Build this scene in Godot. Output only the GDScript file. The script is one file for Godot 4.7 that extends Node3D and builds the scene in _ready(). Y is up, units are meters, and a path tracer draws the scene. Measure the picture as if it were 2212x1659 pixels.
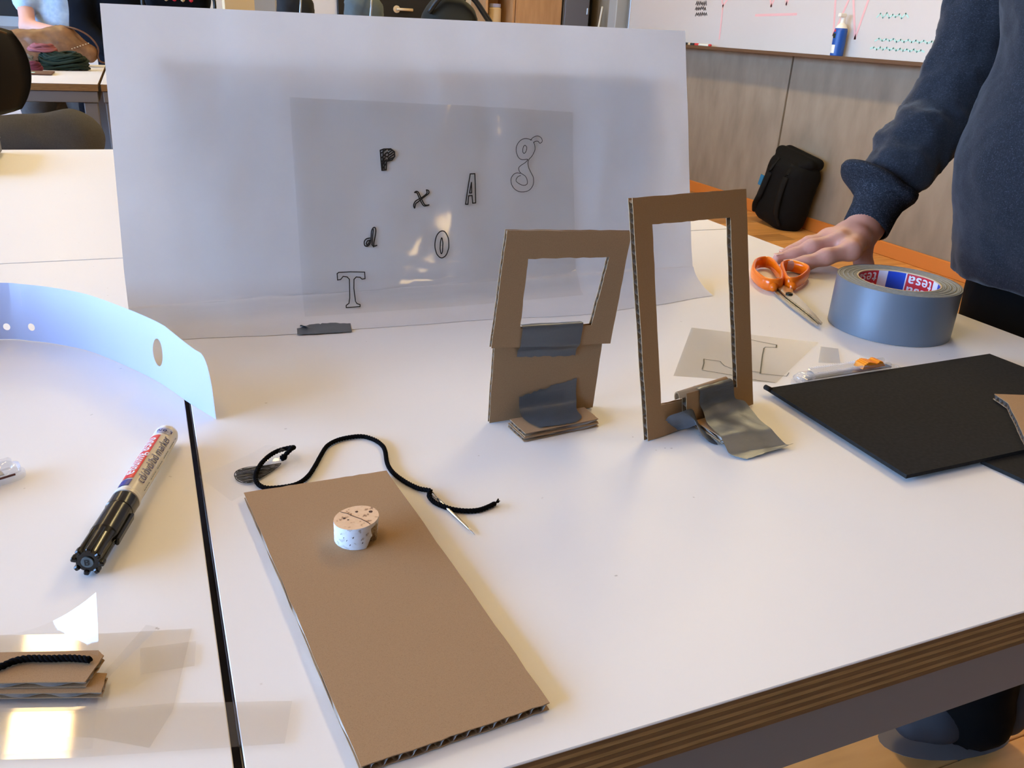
extends Node3D
# Workshop table with cardboard stands, paper backdrop and craft tools. y = 0 is the floor, the table tops are at TY.

const TY := 0.73
var M := {}
var taken := {}
var rng := RandomNumberGenerator.new()
var nz := FastNoiseLite.new()

func v(x: float, y: float, z: float) -> Vector3:
	return Vector3(x, y + TY, z)

# ------------------------------------------------------------------ naming
func numbered(called: String) -> String:
	var n: int = taken.get(called, 0)
	taken[called] = n + 1
	return called if n == 0 else "%s_%03d" % [called, n]

func tag(o: Node3D, label: String, category: String, group := "") -> Node3D:
	o.set_meta("label", label)
	o.set_meta("category", category)
	if group != "":
		o.set_meta("group", group)
	return o

func thing(called: String, label: String, category: String, at := Vector3.ZERO, group := "") -> Node3D:
	var o := Node3D.new()
	o.name = numbered(called)
	add_child(o)
	o.position = at
	return tag(o, label, category, group)

func dup(o: Node3D, label: String) -> Node3D:
	var base: String = str(o.name)
	var c: Node3D = o.duplicate()
	c.name = numbered(base)
	add_child(c)
	c.set_meta("label", label)
	return c

# ------------------------------------------------------------------ mesh helpers (corners given counter-clockwise seen from outside)
func S() -> SurfaceTool:
	var st := SurfaceTool.new()
	st.begin(Mesh.PRIMITIVE_TRIANGLES)
	return st

func flat(st: SurfaceTool) -> void:
	st.set_smooth_group(0xFFFFFFFF)

func smooth(st: SurfaceTool, g := 1) -> void:
	st.set_smooth_group(g)

func tri(st: SurfaceTool, a: Vector3, b: Vector3, c: Vector3) -> void:
	st.add_vertex(a)
	st.add_vertex(c)
	st.add_vertex(b)

func quad(st: SurfaceTool, a: Vector3, b: Vector3, c: Vector3, d: Vector3) -> void:
	tri(st, a, b, c)
	tri(st, a, c, d)

func quv(st: SurfaceTool, p: Array, t: Array) -> void:
	for i in [0, 2, 1, 0, 3, 2]:
		st.set_uv(t[i])
		st.add_vertex(p[i])

func part(st: SurfaceTool, called: String, m: Material, parent: Node3D, tangents := false) -> MeshInstance3D:
	st.generate_normals()
	if tangents:
		st.generate_tangents()
	var o := MeshInstance3D.new()
	o.name = called
	o.mesh = st.commit()
	o.material_override = m
	if parent == self:
		o.name = numbered(called)
		add_child(o)
	else:
		parent.add_child(o, true)
	return o

func structure(o: Node3D) -> Node3D:
	o.set_meta("kind", "structure")
	return o

# chamfered box; c centre, s size, b bevel, basis
func bx(st: SurfaceTool, c: Vector3, s: Vector3, b := 0.0, B := Basis.IDENTITY) -> void:
	flat(st)
	var h := s * 0.5
	if b <= 0.0:
		var p := []
		for i in 8:
			p.append(c + B * Vector3(h.x * (1 if i & 1 else -1), h.y * (1 if i & 2 else -1), h.z * (1 if i & 4 else -1)))
		for f in [[0, 2, 3, 1], [4, 5, 7, 6], [0, 4, 6, 2], [1, 3, 7, 5], [0, 1, 5, 4], [2, 6, 7, 3]]:
			quad(st, p[f[0]], p[f[1]], p[f[2]], p[f[3]])
		return
	b = minf(b, minf(h.x, minf(h.y, h.z)) * 0.99)
	var q := []      # q[i] = three points of corner i, on the faces across x, y, z
	for i in 8:
		var sg := Vector3(1 if i & 1 else -1, 1 if i & 2 else -1, 1 if i & 4 else -1)
		q.append([c + B * (sg * Vector3(h.x, h.y - b, h.z - b)), c + B * (sg * Vector3(h.x - b, h.y, h.z - b)), c + B * (sg * Vector3(h.x - b, h.y - b, h.z))])
	for f in [[0, 2, 3, 1, 2], [4, 5, 7, 6, 2], [0, 4, 6, 2, 0], [1, 3, 7, 5, 0], [0, 1, 5, 4, 1], [2, 6, 7, 3, 1]]:
		var k: int = f[4]
		quad(st, q[f[0]][k], q[f[1]][k], q[f[2]][k], q[f[3]][k])
	for i in 8:
		var t: Array = q[i]
		var n := (B * Vector3(1 if i & 1 else -1, 1 if i & 2 else -1, 1 if i & 4 else -1))
		if (t[1] - t[0]).cross(t[2] - t[0]).dot(n) > 0:
			tri(st, t[0], t[1], t[2])
		else:
			tri(st, t[0], t[2], t[1])
	for ax in 3:
		var bit := 1 << ax
		var k1 := (ax + 1) % 3
		var k2 := (ax + 2) % 3
		for i in 8:
			if i & bit:
				continue
			var j := i | bit
			var n := Vector3.ZERO
			n[k1] = 1 if i & (1 << k1) else -1
			n[k2] = 1 if i & (1 << k2) else -1
			n = B * n
			var a: Vector3 = q[i][k1]
			var bb: Vector3 = q[j][k1]
			var cc: Vector3 = q[j][k2]
			var dd: Vector3 = q[i][k2]
			if (bb - a).cross(cc - a).dot(n) > 0:
				quad(st, a, bb, cc, dd)
			else:
				quad(st, a, dd, cc, bb)

func frame_of(d: Vector3, hint := Vector3.UP) -> Array:
	d = d.normalized()
	if absf(d.dot(hint)) > 0.95:
		hint = Vector3.RIGHT
	var s := hint.cross(d).normalized()
	return [s, d.cross(s).normalized()]

# tube along points; r: float or array; flatten = [across, up] scale of the section
func tube(st: SurfaceTool, pts: Array, r, seg := 8, closed := false, caps := true, sx := 1.0, sy := 1.0) -> void:
	smooth(st)
	var n := pts.size()
	var rings := []
	for i in n:
		var d: Vector3
		if closed:
			d = pts[(i + 1) % n] - pts[(i + n - 1) % n]
		else:
			d = pts[mini(i + 1, n - 1)] - pts[maxi(i - 1, 0)]
		var fr := frame_of(d)
		var rad: float = r[i] if r is Array else r
		var ring := []
		for k in seg:
			var a := TAU * k / seg
			ring.append(pts[i] + fr[0] * cos(a) * rad * sx + fr[1] * sin(a) * rad * sy)
		rings.append(ring)
	for i in (n if closed else n - 1):
		var A: Array = rings[i]
		var B: Array = rings[(i + 1) % n]
		for k in seg:
			var l := (k + 1) % seg
			quad(st, A[k], A[l], B[l], B[k])
	if caps and not closed:
		for k in seg:
			var l := (k + 1) % seg
			tri(st, pts[0], rings[0][l], rings[0][k])
			tri(st, pts[n - 1], rings[n - 1][k], rings[n - 1][l])

# lathe: profile [[radius, height], ...] round the axis Y of xf
func lathe(st: SurfaceTool, prof: Array, seg: int, xf: Transform3D, hard := false) -> void:
	if hard:
		flat(st)
	else:
		smooth(st)
	for i in prof.size() - 1:
		var a: Array = prof[i]
		var b: Array = prof[i + 1]
		if not hard:
			st.set_smooth_group(1 + i)
		for k in seg:
			var t0 := TAU * k / seg
			var t1 := TAU * (k + 1) / seg
			var p0 := xf * Vector3(a[0] * cos(t0), a[1], -a[0] * sin(t0))
			var p1 := xf * Vector3(a[0] * cos(t1), a[1], -a[0] * sin(t1))
			var p2 := xf * Vector3(b[0] * cos(t1), b[1], -b[0] * sin(t1))
			var p3 := xf * Vector3(b[0] * cos(t0), b[1], -b[0] * sin(t0))
			if a[0] < 1e-6:
				tri(st, p0, p2, p3)
			elif b[0] < 1e-6:
				tri(st, p0, p1, p2)
			else:
				quad(st, p0, p1, p2, p3)

# extruded polygon in the plane o + x U + y W, from n0 to n1 along N
func prism(st: SurfaceTool, poly: PackedVector2Array, o: Vector3, U: Vector3, W: Vector3, n0: float, n1: float) -> void:
	flat(st)
	var N := U.cross(W).normalized()
	if Geometry2D.is_polygon_clockwise(poly):
		poly = poly.duplicate()
		poly.reverse()
	var idx := Geometry2D.triangulate_polygon(poly)
	var P := func(q: Vector2, n: float) -> Vector3: return o + U * q.x + W * q.y + N * n
	for i in range(0, idx.size(), 3):
		var a := poly[idx[i]]
		var b := poly[idx[i + 1]]
		var c := poly[idx[i + 2]]
		if (b - a).cross(c - a) < 0:
			var t := b
			b = c
			c = t
		tri(st, P.call(a, n1), P.call(b, n1), P.call(c, n1))
		tri(st, P.call(a, n0), P.call(c, n0), P.call(b, n0))
	for i in poly.size():
		var a := poly[i]
		var b := poly[(i + 1) % poly.size()]
		quad(st, P.call(a, n0), P.call(b, n0), P.call(b, n1), P.call(a, n1))

func xz(a: Array) -> PackedVector2Array:      # flat list x, z, x, z ... to plane (x, -z), so that U x W is up
	var p := PackedVector2Array()
	for i in range(0, a.size(), 2):
		p.append(Vector2(a[i], -a[i + 1]))
	return p

func slab(st: SurfaceTool, pts: Array, y0: float, y1: float) -> void:
	prism(st, xz(pts), v(0, 0, 0), Vector3.RIGHT, Vector3.FORWARD, y0, y1)

# a pen stroke: thin raised ribbon through the points, normals given
func stroke(st: SurfaceTool, pts: Array, w: float, N: Vector3, th := 0.00012) -> void:
	flat(st)
	for i in pts.size() - 1:
		var a: Vector3 = pts[i]
		var b: Vector3 = pts[i + 1]
		var d := (b - a)
		if d.length() < 1e-6:
			continue
		d = d.normalized()
		a -= d * w * 0.35
		b += d * w * 0.35
		var s := N.cross(d).normalized() * w * 0.5
		var u := N * th
		quad(st, a - s + u, b - s + u, b + s + u, a + s + u)
		quad(st, a - s, b - s, b - s + u, a - s + u)
		quad(st, b + s, a + s, a + s + u, b + s + u)

func smooth_line(p: Array, per := 6) -> Array:
	var out := []
	var n := p.size()
	for i in n - 1:
		for k in per:
			var t := float(k) / per
			out.append((p[i] as Vector3).cubic_interpolate(p[i + 1], p[maxi(i - 1, 0)], p[mini(i + 2, n - 1)], t))
	out.append(p[n - 1])
	return out

func rough(c: Array, n: int, amp: float) -> PackedVector2Array:   # corners -> n points an edge, edges uneven
	var out := PackedVector2Array()
	for i in c.size():
		var a: Vector2 = c[i]
		var b: Vector2 = c[(i + 1) % c.size()]
		var s := (b - a).orthogonal().normalized()
		for k in n:
			var t := float(k) / n
			var j := 0.0 if k == 0 else rng.randf_range(-amp, amp)
			out.append(a.lerp(b, t) + s * j)
	return out

# ------------------------------------------------------------------ corrugated cardboard: two liners and a zigzag flute between them
func ring_prism(st: SurfaceTool, a: PackedVector2Array, b: PackedVector2Array, o: Vector3, U: Vector3, W: Vector3, n0: float, n1: float) -> void:
	flat(st)
	var N := U.cross(W).normalized()
	var P := func(q: Vector2, n: float) -> Vector3: return o + U * q.x + W * q.y + N * n
	var m := a.size()
	for i in m:
		var j := (i + 1) % m
		quad(st, P.call(a[i], n1), P.call(a[j], n1), P.call(b[j], n1), P.call(b[i], n1))
		quad(st, P.call(a[i], n0), P.call(b[i], n0), P.call(b[j], n0), P.call(a[j], n0))
		quad(st, P.call(a[i], n0), P.call(a[j], n0), P.call(a[j], n1), P.call(a[i], n1))
		quad(st, P.call(b[j], n0), P.call(b[i], n0), P.call(b[i], n1), P.call(b[j], n1))

func spans(polys: Array, s: float, along_u: bool) -> Array:
	var xs := []
	for poly in polys:
		var n: int = poly.size()
		for i in n:
			var a: Vector2 = poly[i]
			var b: Vector2 = poly[(i + 1) % n]
			if not along_u:
				a = Vector2(a.y, a.x)
				b = Vector2(b.y, b.x)
			if (a.y > s) != (b.y > s):
				xs.append(a.x + (b.x - a.x) * (s - a.y) / (b.y - a.y))
	xs.sort()
	return xs

func card(parent: Node3D, o: Vector3, U: Vector3, W: Vector3, outer: Array, inner: Array, th: float, along_u: bool, face: Material, pitch := 0.0062, sub := 10, amp := 0.00022) -> void:
	var A := rough(outer, sub, amp)
	var B := PackedVector2Array()
	var lin := 0.00045
	var N := U.cross(W).normalized()
	for side in 2:
		var st := S()
		var n0 := -lin if side == 0 else -th
		if inner.is_empty():
			prism(st, A, o, U, W, n0, n0 + lin)
		else:
			if B.is_empty():
				B = rough(inner, sub, amp * 1.4)
			ring_prism(st, A, B, o, U, W, n0, n0 + lin)
		part(st, "front_liner" if side == 0 else "back_liner", face, parent)
	var polys := [A] if inner.is_empty() else [A, B]
	var lo := 1e9
	var hi := -1e9
	for q in A:
		lo = minf(lo, q.y if along_u else q.x)
		hi = maxf(hi, q.y if along_u else q.x)
	var st := S()
	flat(st)
	var step := pitch / 6.0
	var amp2 := (th - 2.0 * lin) * 0.5
	var s := lo + 0.0004
	var prev := []
	var prev_s := 0.0
	var ph := 0.0
	while s < hi - 0.0003:
		var cur := spans(polys, s, along_u)
		if cur.size() == prev.size() and cur.size() >= 2:
			for k in range(0, cur.size() - 1, 2):
				var h0 := -th * 0.5 + amp2 * clampf(sin((prev_s - lo) / pitch * TAU) * 1.25, -1, 1)
				var h1 := -th * 0.5 + amp2 * clampf(sin((s - lo) / pitch * TAU) * 1.25, -1, 1)
				var q := [Vector2(prev[k], prev_s), Vector2(prev[k + 1], prev_s), Vector2(cur[k + 1], s), Vector2(cur[k], s)]
				var p := []
				for i in 4:
					var w: Vector2 = q[i] if along_u else Vector2(q[i].y, q[i].x)
					p.append(o + U * w.x + W * w.y + N * (h0 if i < 2 else h1))
				if along_u:
					quad(st, p[0], p[1], p[2], p[3])
				else:
					quad(st, p[0], p[3], p[2], p[1])
		prev = cur
		prev_s = s
		s += step
	part(st, "fluting", M.flute, parent)

# ------------------------------------------------------------------ adhesive tape: rows of [left, right] points, ragged ends, slight creases
func tape_sheet(parent: Node3D, called: String, rows: Array, m: Material, nu := 14, per := 5, wr := 0.0004, ragged := 0.0008) -> MeshInstance3D:
	var L := []
	var R := []
	for r in rows:
		L.append(r[0])
		R.append(r[1])
	L = smooth_line(L, per)
	R = smooth_line(R, per)
	var n := L.size()
	var g := []
	for i in n:
		var row := []
		for j in nu + 1:
			var t := float(j) / nu
			var p: Vector3 = L[i].lerp(R[i], t)
			var dv: Vector3 = (L[mini(i + 1, n - 1)] - L[maxi(i - 1, 0)]).lerp(R[mini(i + 1, n - 1)] - R[maxi(i - 1, 0)], t)
			var N: Vector3 = (R[i] - L[i]).cross(dv).normalized()
			var edge := 0.0
			if i == 0:
				edge = -rng.randf() * ragged
			elif i == n - 1:
				edge = rng.randf() * ragged
			p += dv.normalized() * edge
			p += N * (wr * (nz.get_noise_3d(p.x * 2600, p.y * 2600, p.z * 2600) + 0.6 * nz.get_noise_3d(p.x * 900 + 50, p.y * 3600, p.z * 900)))
			row.append(p)
		g.append(row)
	var st := S()
	smooth(st)
	var W: float = (R[0] - L[0]).length()
	var acc := 0.0
	for i in n - 1:
		var dl: float = (L[i + 1] - L[i]).length()
		for j in nu:
			var u0 := W * j / nu * 100.0
			var u1 := W * (j + 1) / nu * 100.0
			quv(st, [g[i][j], g[i][j + 1], g[i + 1][j + 1], g[i + 1][j]], [Vector2(u0, acc * 100), Vector2(u1, acc * 100), Vector2(u1, (acc + dl) * 100), Vector2(u0, (acc + dl) * 100)])
		acc += dl
	return part(st, called, m, parent, true)

# ------------------------------------------------------------------ bodies: smooth union of tapered capsules, meshed as surface nets
func blob(bones: Array, cell: float, k: float) -> Array:
	var lo := Vector3(1e9, 1e9, 1e9)
	var hi := -lo
	for b in bones:
		var r: float = maxf(b[2], b[3]) + k + 2.5 * cell
		for e in 2:
			lo = lo.min(b[e] - Vector3(r, r, r))
			hi = hi.max(b[e] + Vector3(r, r, r))
	var nx := int(ceil((hi.x - lo.x) / cell)) + 2
	var ny := int(ceil((hi.y - lo.y) / cell)) + 2
	var nzz := int(ceil((hi.z - lo.z) / cell)) + 2
	var f := PackedFloat32Array()
	f.resize(nx * ny * nzz)
	f.fill(99.0)
	for b in bones:
		var a: Vector3 = b[0]
		var ba: Vector3 = b[1] - a
		var ra: float = b[2]
		var rb: float = b[3]
		var len2 := maxf(ba.length_squared(), 1e-9)
		var m: float = maxf(ra, rb) + k + 2.0 * cell
		var q0: Vector3 = (a.min(b[1]) - Vector3(m, m, m) - lo) / cell
		var q1: Vector3 = (a.max(b[1]) + Vector3(m, m, m) - lo) / cell
		for iz in range(maxi(0, int(q0.z)), mini(nzz, int(q1.z) + 2)):
			for iy in range(maxi(0, int(q0.y)), mini(ny, int(q1.y) + 2)):
				var at := (iz * ny + iy) * nx
				for ix in range(maxi(0, int(q0.x)), mini(nx, int(q1.x) + 2)):
					var p := lo + Vector3(ix, iy, iz) * cell - a
					var t := clampf(p.dot(ba) / len2, 0.0, 1.0)
					var d := (p - ba * t).length() - lerpf(ra, rb, t)
					var o := f[at + ix]
					if o > 90.0:
						f[at + ix] = d
					else:
						var h := maxf(k - absf(o - d), 0.0) / k
						f[at + ix] = minf(o, d) - h * h * k * 0.25
	var vi := {}
	var verts := PackedVector3Array()
	var lim := cell * 2.2
	var offs := [0, 1, nx, nx + 1, nx * ny, nx * ny + 1, nx * ny + nx, nx * ny + nx + 1]
	for iz in nzz - 1:
		for iy in ny - 1:
			for ix in nx - 1:
				var at := (iz * ny + iy) * nx + ix
				if absf(f[at]) > lim:
					continue
				var mask := 0
				for c in 8:
					if f[at + offs[c]] < 0.0:
						mask |= 1 << c
				if mask == 0 or mask == 255:
					continue
				var sum := Vector3.ZERO
				var cnt := 0
				for e in [[0, 1], [2, 3], [4, 5], [6, 7], [0, 2], [1, 3], [4, 6], [5, 7], [0, 4], [1, 5], [2, 6], [3, 7]]:
					var d0 := f[at + offs[e[0]]]
					var d1 := f[at + offs[e[1]]]
					if (d0 < 0.0) != (d1 < 0.0):
						var t := d0 / (d0 - d1)
						var c0 := Vector3(e[0] & 1, (e[0] >> 1) & 1, (e[0] >> 2) & 1)
						var c1 := Vector3(e[1] & 1, (e[1] >> 1) & 1, (e[1] >> 2) & 1)
						sum += c0.lerp(c1, t)
						cnt += 1
				vi[at] = verts.size()
				verts.append(lo + (Vector3(ix, iy, iz) + sum / cnt) * cell)
	var quads := []
	for at in vi:
		var ins := f[at] < 0.0
		for ax in 3:
			var st1: int = [1, nx, nx * ny][ax]
			if (f[at + st1] < 0.0) == ins:
				continue
			var s1: int = [nx, nx * ny, 1][ax]
			var s2: int = [nx * ny, 1, nx][ax]
			if vi.has(at - s1) and vi.has(at - s2) and vi.has(at - s1 - s2):
				var q := [vi[at], vi[at - s1], vi[at - s1 - s2], vi[at - s2]]
				if ins:
					q.reverse()
				quads.append(q)
	return [verts, quads]

func blob_to(st: SurfaceTool, bl: Array, fold := 0.0, freq := 60.0) -> void:
	smooth(st)
	var verts: PackedVector3Array = bl[0]
	if fold > 0.0:
		var nrm := PackedVector3Array()
		nrm.resize(verts.size())
		for q in bl[1]:
			var n: Vector3 = (verts[q[2]] - verts[q[0]]).cross(verts[q[3]] - verts[q[1]])
			for i in 4:
				nrm[q[i]] += n
		for i in verts.size():
			var p := verts[i]
			verts[i] = p - nrm[i].normalized() * fold * nz.get_noise_3d(p.x * freq * 10 + p.y * freq * 4, p.y * freq * 12, p.z * freq * 10)
	for q in bl[1]:
		quad(st, verts[q[0]], verts[q[3]], verts[q[2]], verts[q[1]])

# ------------------------------------------------------------------ text
func glyphs(text: String, h: float, bold := true) -> Array:     # triangles in the plane, letter height about h, centred
	var t := TextMesh.new()
	var f := SystemFont.new()
	f.font_names = PackedStringArray(["Droid Sans"])
	f.font_weight = 700 if bold else 400
	t.font = f
	t.font_size = 48
	t.depth = 0.0
	t.pixel_size = h / 36.0
	t.text = text
	var out := []
	if t.get_surface_count() == 0:
		return out
	var arr := t.surface_get_arrays(0)
	var vs: PackedVector3Array = arr[Mesh.ARRAY_VERTEX]
	var ix = arr[Mesh.ARRAY_INDEX]
	if ix == null or ix.size() == 0:
		for q in vs:
			out.append(Vector2(q.x, q.y))
	else:
		for i in ix:
			out.append(Vector2(vs[i].x, vs[i].y))
	return out

func lay_text(st: SurfaceTool, tris: Array, f: Callable) -> void:
	flat(st)
	for i in range(0, tris.size() - 2, 3):
		var a: Vector2 = tris[i]
		var b: Vector2 = tris[i + 1]
		var c: Vector2 = tris[i + 2]
		if (b - a).cross(c - a) < 0:
			var t := b
			b = c
			c = t
		fine_tri(st, a, b, c, f, 0)

func fine_tri(st: SurfaceTool, a: Vector2, b: Vector2, c: Vector2, f: Callable, depth: int) -> void:      # split so that lettering follows a curved surface
	var ab := a.distance_to(b)
	var bc := b.distance_to(c)
	var ca := c.distance_to(a)
	var m := maxf(ab, maxf(bc, ca))
	if m < 0.0013 or depth > 7:
		tri(st, f.call(a), f.call(b), f.call(c))
	elif m == ab:
		fine_tri(st, a, (a + b) / 2, c, f, depth + 1)
		fine_tri(st, (a + b) / 2, b, c, f, depth + 1)
	elif m == bc:
		fine_tri(st, a, b, (b + c) / 2, f, depth + 1)
		fine_tri(st, a, (b + c) / 2, c, f, depth + 1)
	else:
		fine_tri(st, a, b, (c + a) / 2, f, depth + 1)
		fine_tri(st, (c + a) / 2, b, c, f, depth + 1)

# ------------------------------------------------------------------ materials
func mat(c: Color, rough_ := 0.6, metal := 0.0, spec := 0.5) -> StandardMaterial3D:
	var m := StandardMaterial3D.new()
	m.albedo_color = c
	m.roughness = rough_
	m.metallic = metal
	m.metallic_specular = spec
	return m

func noise_tex(freq: float, ramp: Array, seed_ := 1, size := 512, type := FastNoiseLite.TYPE_SIMPLEX_SMOOTH, oct := 4) -> NoiseTexture2D:
	var t := NoiseTexture2D.new()
	t.width = size
	t.height = size
	t.seamless = true
	var n := FastNoiseLite.new()
	n.noise_type = type
	n.frequency = freq
	n.seed = seed_
	n.fractal_octaves = oct
	t.noise = n
	var g := Gradient.new()
	g.offsets = PackedFloat32Array(ramp[0])
	g.colors = PackedColorArray(ramp[1])
	t.color_ramp = g
	return t

func tri_mat(m: StandardMaterial3D, scale: Vector3, tex: Texture2D, world := true) -> StandardMaterial3D:
	m.albedo_texture = tex
	m.uv1_triplanar = true
	m.uv1_world_triplanar = world
	m.uv1_scale = scale
	return m

func fleck_tex(base: Color, fleck: Color, share: float, size: int, seed_: int, vary := 0.0, soft := 0.6) -> ImageTexture:
	var r := RandomNumberGenerator.new()
	r.seed = seed_
	var im := Image.create(size, size, false, Image.FORMAT_RGB8)
	for y in size:
		for x in size:
			var c := base
			var k := 1.0 + vary * r.randf_range(-1, 1)
			c = Color(base.r * k, base.g * k, base.b * k)
			if r.randf() < share:
				c = c.lerp(fleck, r.randf() * soft)
			im.set_pixel(x, y, c)
	return ImageTexture.create_from_image(im)

func weave_normal() -> ImageTexture:
	var im := Image.create(64, 64, false, Image.FORMAT_RGB8)
	var r := RandomNumberGenerator.new()
	r.seed = 7
	for y in 64:
		for x in 64:
			var h := 0.5 + 0.17 * cos(TAU * x / 8.0) + 0.20 * cos(TAU * y / 8.0) + 0.10 * r.randf()
			im.set_pixel(x, y, Color(h, h, h))
	im.bump_map_to_normal_map(2.2)
	return ImageTexture.create_from_image(im)

func materials() -> void:
	var specks := Image.create(1024, 1024, false, Image.FORMAT_RGB8)
	specks.fill(Color(0.905, 0.898, 0.885))
	for i in 70:
		var p := Vector2i(rng.randi_range(4, 1018), rng.randi_range(4, 1018))
		var g := rng.randf_range(0.60, 0.84)
		for k in rng.randi_range(1, 2):
			specks.set_pixel(p.x + k, p.y + rng.randi_range(0, 1), Color(g, g * 0.97, g * 0.94))
	M.laminate = tri_mat(mat(Color.WHITE, 0.42, 0.0, 0.34), Vector3.ONE * 1.25, ImageTexture.create_from_image(specks))
	M.ply_a = tri_mat(mat(Color.WHITE, 0.75), Vector3(3, 40, 3), noise_tex(0.02, [[0.0, 0.5, 1.0], [Color(0.56, 0.42, 0.24), Color(0.64, 0.49, 0.29), Color(0.70, 0.55, 0.34)]], 3))
	M.ply_b = tri_mat(mat(Color.WHITE, 0.8), Vector3(3, 40, 3), noise_tex(0.02, [[0.0, 0.5, 1.0], [Color(0.40, 0.28, 0.15), Color(0.46, 0.33, 0.18), Color(0.52, 0.38, 0.22)]], 4))
	M.steel_grey = mat(Color(0.47, 0.46, 0.46), 0.5)
	M.rubber = mat(Color(0.10, 0.10, 0.10), 0.9)
	M.card = tri_mat(mat(Color.WHITE, 0.88, 0.0, 0.3), Vector3(9, 9, 9), fleck_tex(Color(0.635, 0.515, 0.385), Color(0.48, 0.37, 0.25), 0.10, 512, 5, 0.03, 0.5))
	M.flute = mat(Color(0.66, 0.61, 0.56), 0.9)
	M.paper = tri_mat(mat(Color.WHITE, 0.85, 0.0, 0.3), Vector3(2, 2, 2), noise_tex(0.01, [[0.0, 1.0], [Color(0.90, 0.90, 0.905), Color(0.935, 0.935, 0.94)]], 8))
	M.paper.backlight_enabled = true
	M.paper.backlight = Color(0.72, 0.71, 0.70)
	M.strip = mat(Color(0.71, 0.735, 0.85), 0.45)
	M.strip.backlight_enabled = true
	M.strip.backlight = Color(0.25, 0.25, 0.25)
	M.sheet = mat(Color(0.60, 0.64, 0.63, 0.042), 0.06)
	M.sheet.transparency = BaseMaterial3D.TRANSPARENCY_ALPHA
	M.sheet_b = mat(Color(0.66, 0.62, 0.58, 0.02), 0.05)
	M.sheet_b.transparency = BaseMaterial3D.TRANSPARENCY_ALPHA
	M.clear = mat(Color(0.80, 0.82, 0.86, 0.12), 0.06)
	M.clear.transparency = BaseMaterial3D.TRANSPARENCY_ALPHA
	M.glass = mat(Color(0.9, 0.95, 0.95, 0.03), 0.02)
	M.glass.transparency = BaseMaterial3D.TRANSPARENCY_ALPHA
	M.ink = mat(Color(0.035, 0.035, 0.04), 0.5)
	M.ink_thin = mat(Color(0.12, 0.12, 0.12), 0.6)
	M.tape = mat(Color(0.36, 0.378, 0.40), 0.30, 0.2)
	M.tape.normal_enabled = true
	M.tape.normal_texture = weave_normal()
	M.tape.normal_scale = 0.30
	M.tape.uv1_scale = Vector3(1.3, 1.3, 1)
	M.roll = mat(Color(0.44, 0.47, 0.51), 0.36, 0.35)
	M.roll.normal_enabled = true
	M.roll.normal_texture = M.tape.normal_texture
	M.roll.normal_scale = 0.22
	M.roll_side = tri_mat(mat(Color.WHITE, 0.6), Vector3(14, 14, 14), noise_tex(0.05, [[0.0, 1.0], [Color(0.42, 0.43, 0.42), Color(0.52, 0.53, 0.52)]], 9, 256))
	M.print_red = mat(Color(0.78, 0.12, 0.16), 0.5)
	M.print_blue = mat(Color(0.05, 0.25, 0.68), 0.5)
	M.print_white = mat(Color(0.88, 0.86, 0.88), 0.5)
	M.orange = mat(Color(0.93, 0.43, 0.03), 0.18)
	M.blade = mat(Color(0.78, 0.77, 0.75), 0.22, 1.0)
	M.dark_metal = mat(Color(0.2, 0.2, 0.2), 0.3, 1.0)
	M.slider = mat(Color(0.95, 0.57, 0.08), 0.4)
	M.foam = tri_mat(mat(Color.WHITE, 0.9, 0.0, 0.3), Vector3(5, 5, 5), noise_tex(0.2, [[0.0, 1.0], [Color(0.11, 0.106, 0.10), Color(0.16, 0.155, 0.148)]], 11, 256))
	M.pen_white = mat(Color(0.85, 0.83, 0.80), 0.32)
	M.black_plastic = mat(Color(0.03, 0.03, 0.032), 0.22)
	M.pen_blue = mat(Color(0.10, 0.12, 0.45), 0.4)
	M.pen_red = mat(Color(0.82, 0.12, 0.10), 0.35)
	M.pen_grey = mat(Color(0.35, 0.4, 0.42), 0.4)
	M.lilac = mat(Color(0.62, 0.64, 0.78), 0.4)
	M.yarn = tri_mat(mat(Color.WHITE, 0.95, 0.0, 0.2), Vector3(60, 60, 60), fleck_tex(Color(0.035, 0.036, 0.045), Color(0.10, 0.10, 0.12), 0.2, 64, 13, 0.2))
	M.cork_side = tri_mat(mat(Color.WHITE, 0.75), Vector3(25, 25, 25), noise_tex(0.03, [[0.0, 0.24, 0.30, 1.0], [Color(0.55, 0.47, 0.36), Color(0.72, 0.68, 0.62), Color(0.86, 0.86, 0.86), Color(0.90, 0.90, 0.90)]], 14, 256))
	M.cork_top = tri_mat(mat(Color.WHITE, 0.85), Vector3(30, 30, 30), noise_tex(0.025, [[0.0, 0.22, 0.3, 1.0], [Color(0.42, 0.28, 0.18), Color(0.62, 0.46, 0.32), Color(0.83, 0.67, 0.50), Color(0.86, 0.71, 0.55)]], 15, 256))
	M.cork_raw = tri_mat(mat(Color.WHITE, 0.95), Vector3(60, 60, 60), noise_tex(0.06, [[0.0, 0.5, 1.0], [Color(0.32, 0.24, 0.15), Color(0.62, 0.52, 0.38), Color(0.75, 0.67, 0.52)]], 16, 256))
	M.concrete = tri_mat(mat(Color.WHITE, 0.85), Vector3(0.55, 0.22, 0.55), noise_tex(0.012, [[0.0, 0.45, 1.0], [Color(0.50, 0.45, 0.375), Color(0.545, 0.49, 0.41), Color(0.59, 0.535, 0.455)]], 17, 1024, FastNoiseLite.TYPE_SIMPLEX_SMOOTH, 6))
	M.wall_paint = mat(Color(0.82, 0.81, 0.79), 0.85)
	M.wall_dark = mat(Color(0.36, 0.33, 0.30), 0.8)
	M.ceiling = mat(Color(0.80, 0.79, 0.77), 0.9)
	M.whiteboard = mat(Color(0.77, 0.735, 0.70), 0.25)
	M.alu = mat(Color(0.62, 0.62, 0.62), 0.4, 0.6)
	M.board_wood = mat(Color(0.36, 0.25, 0.14), 0.6)
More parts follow.
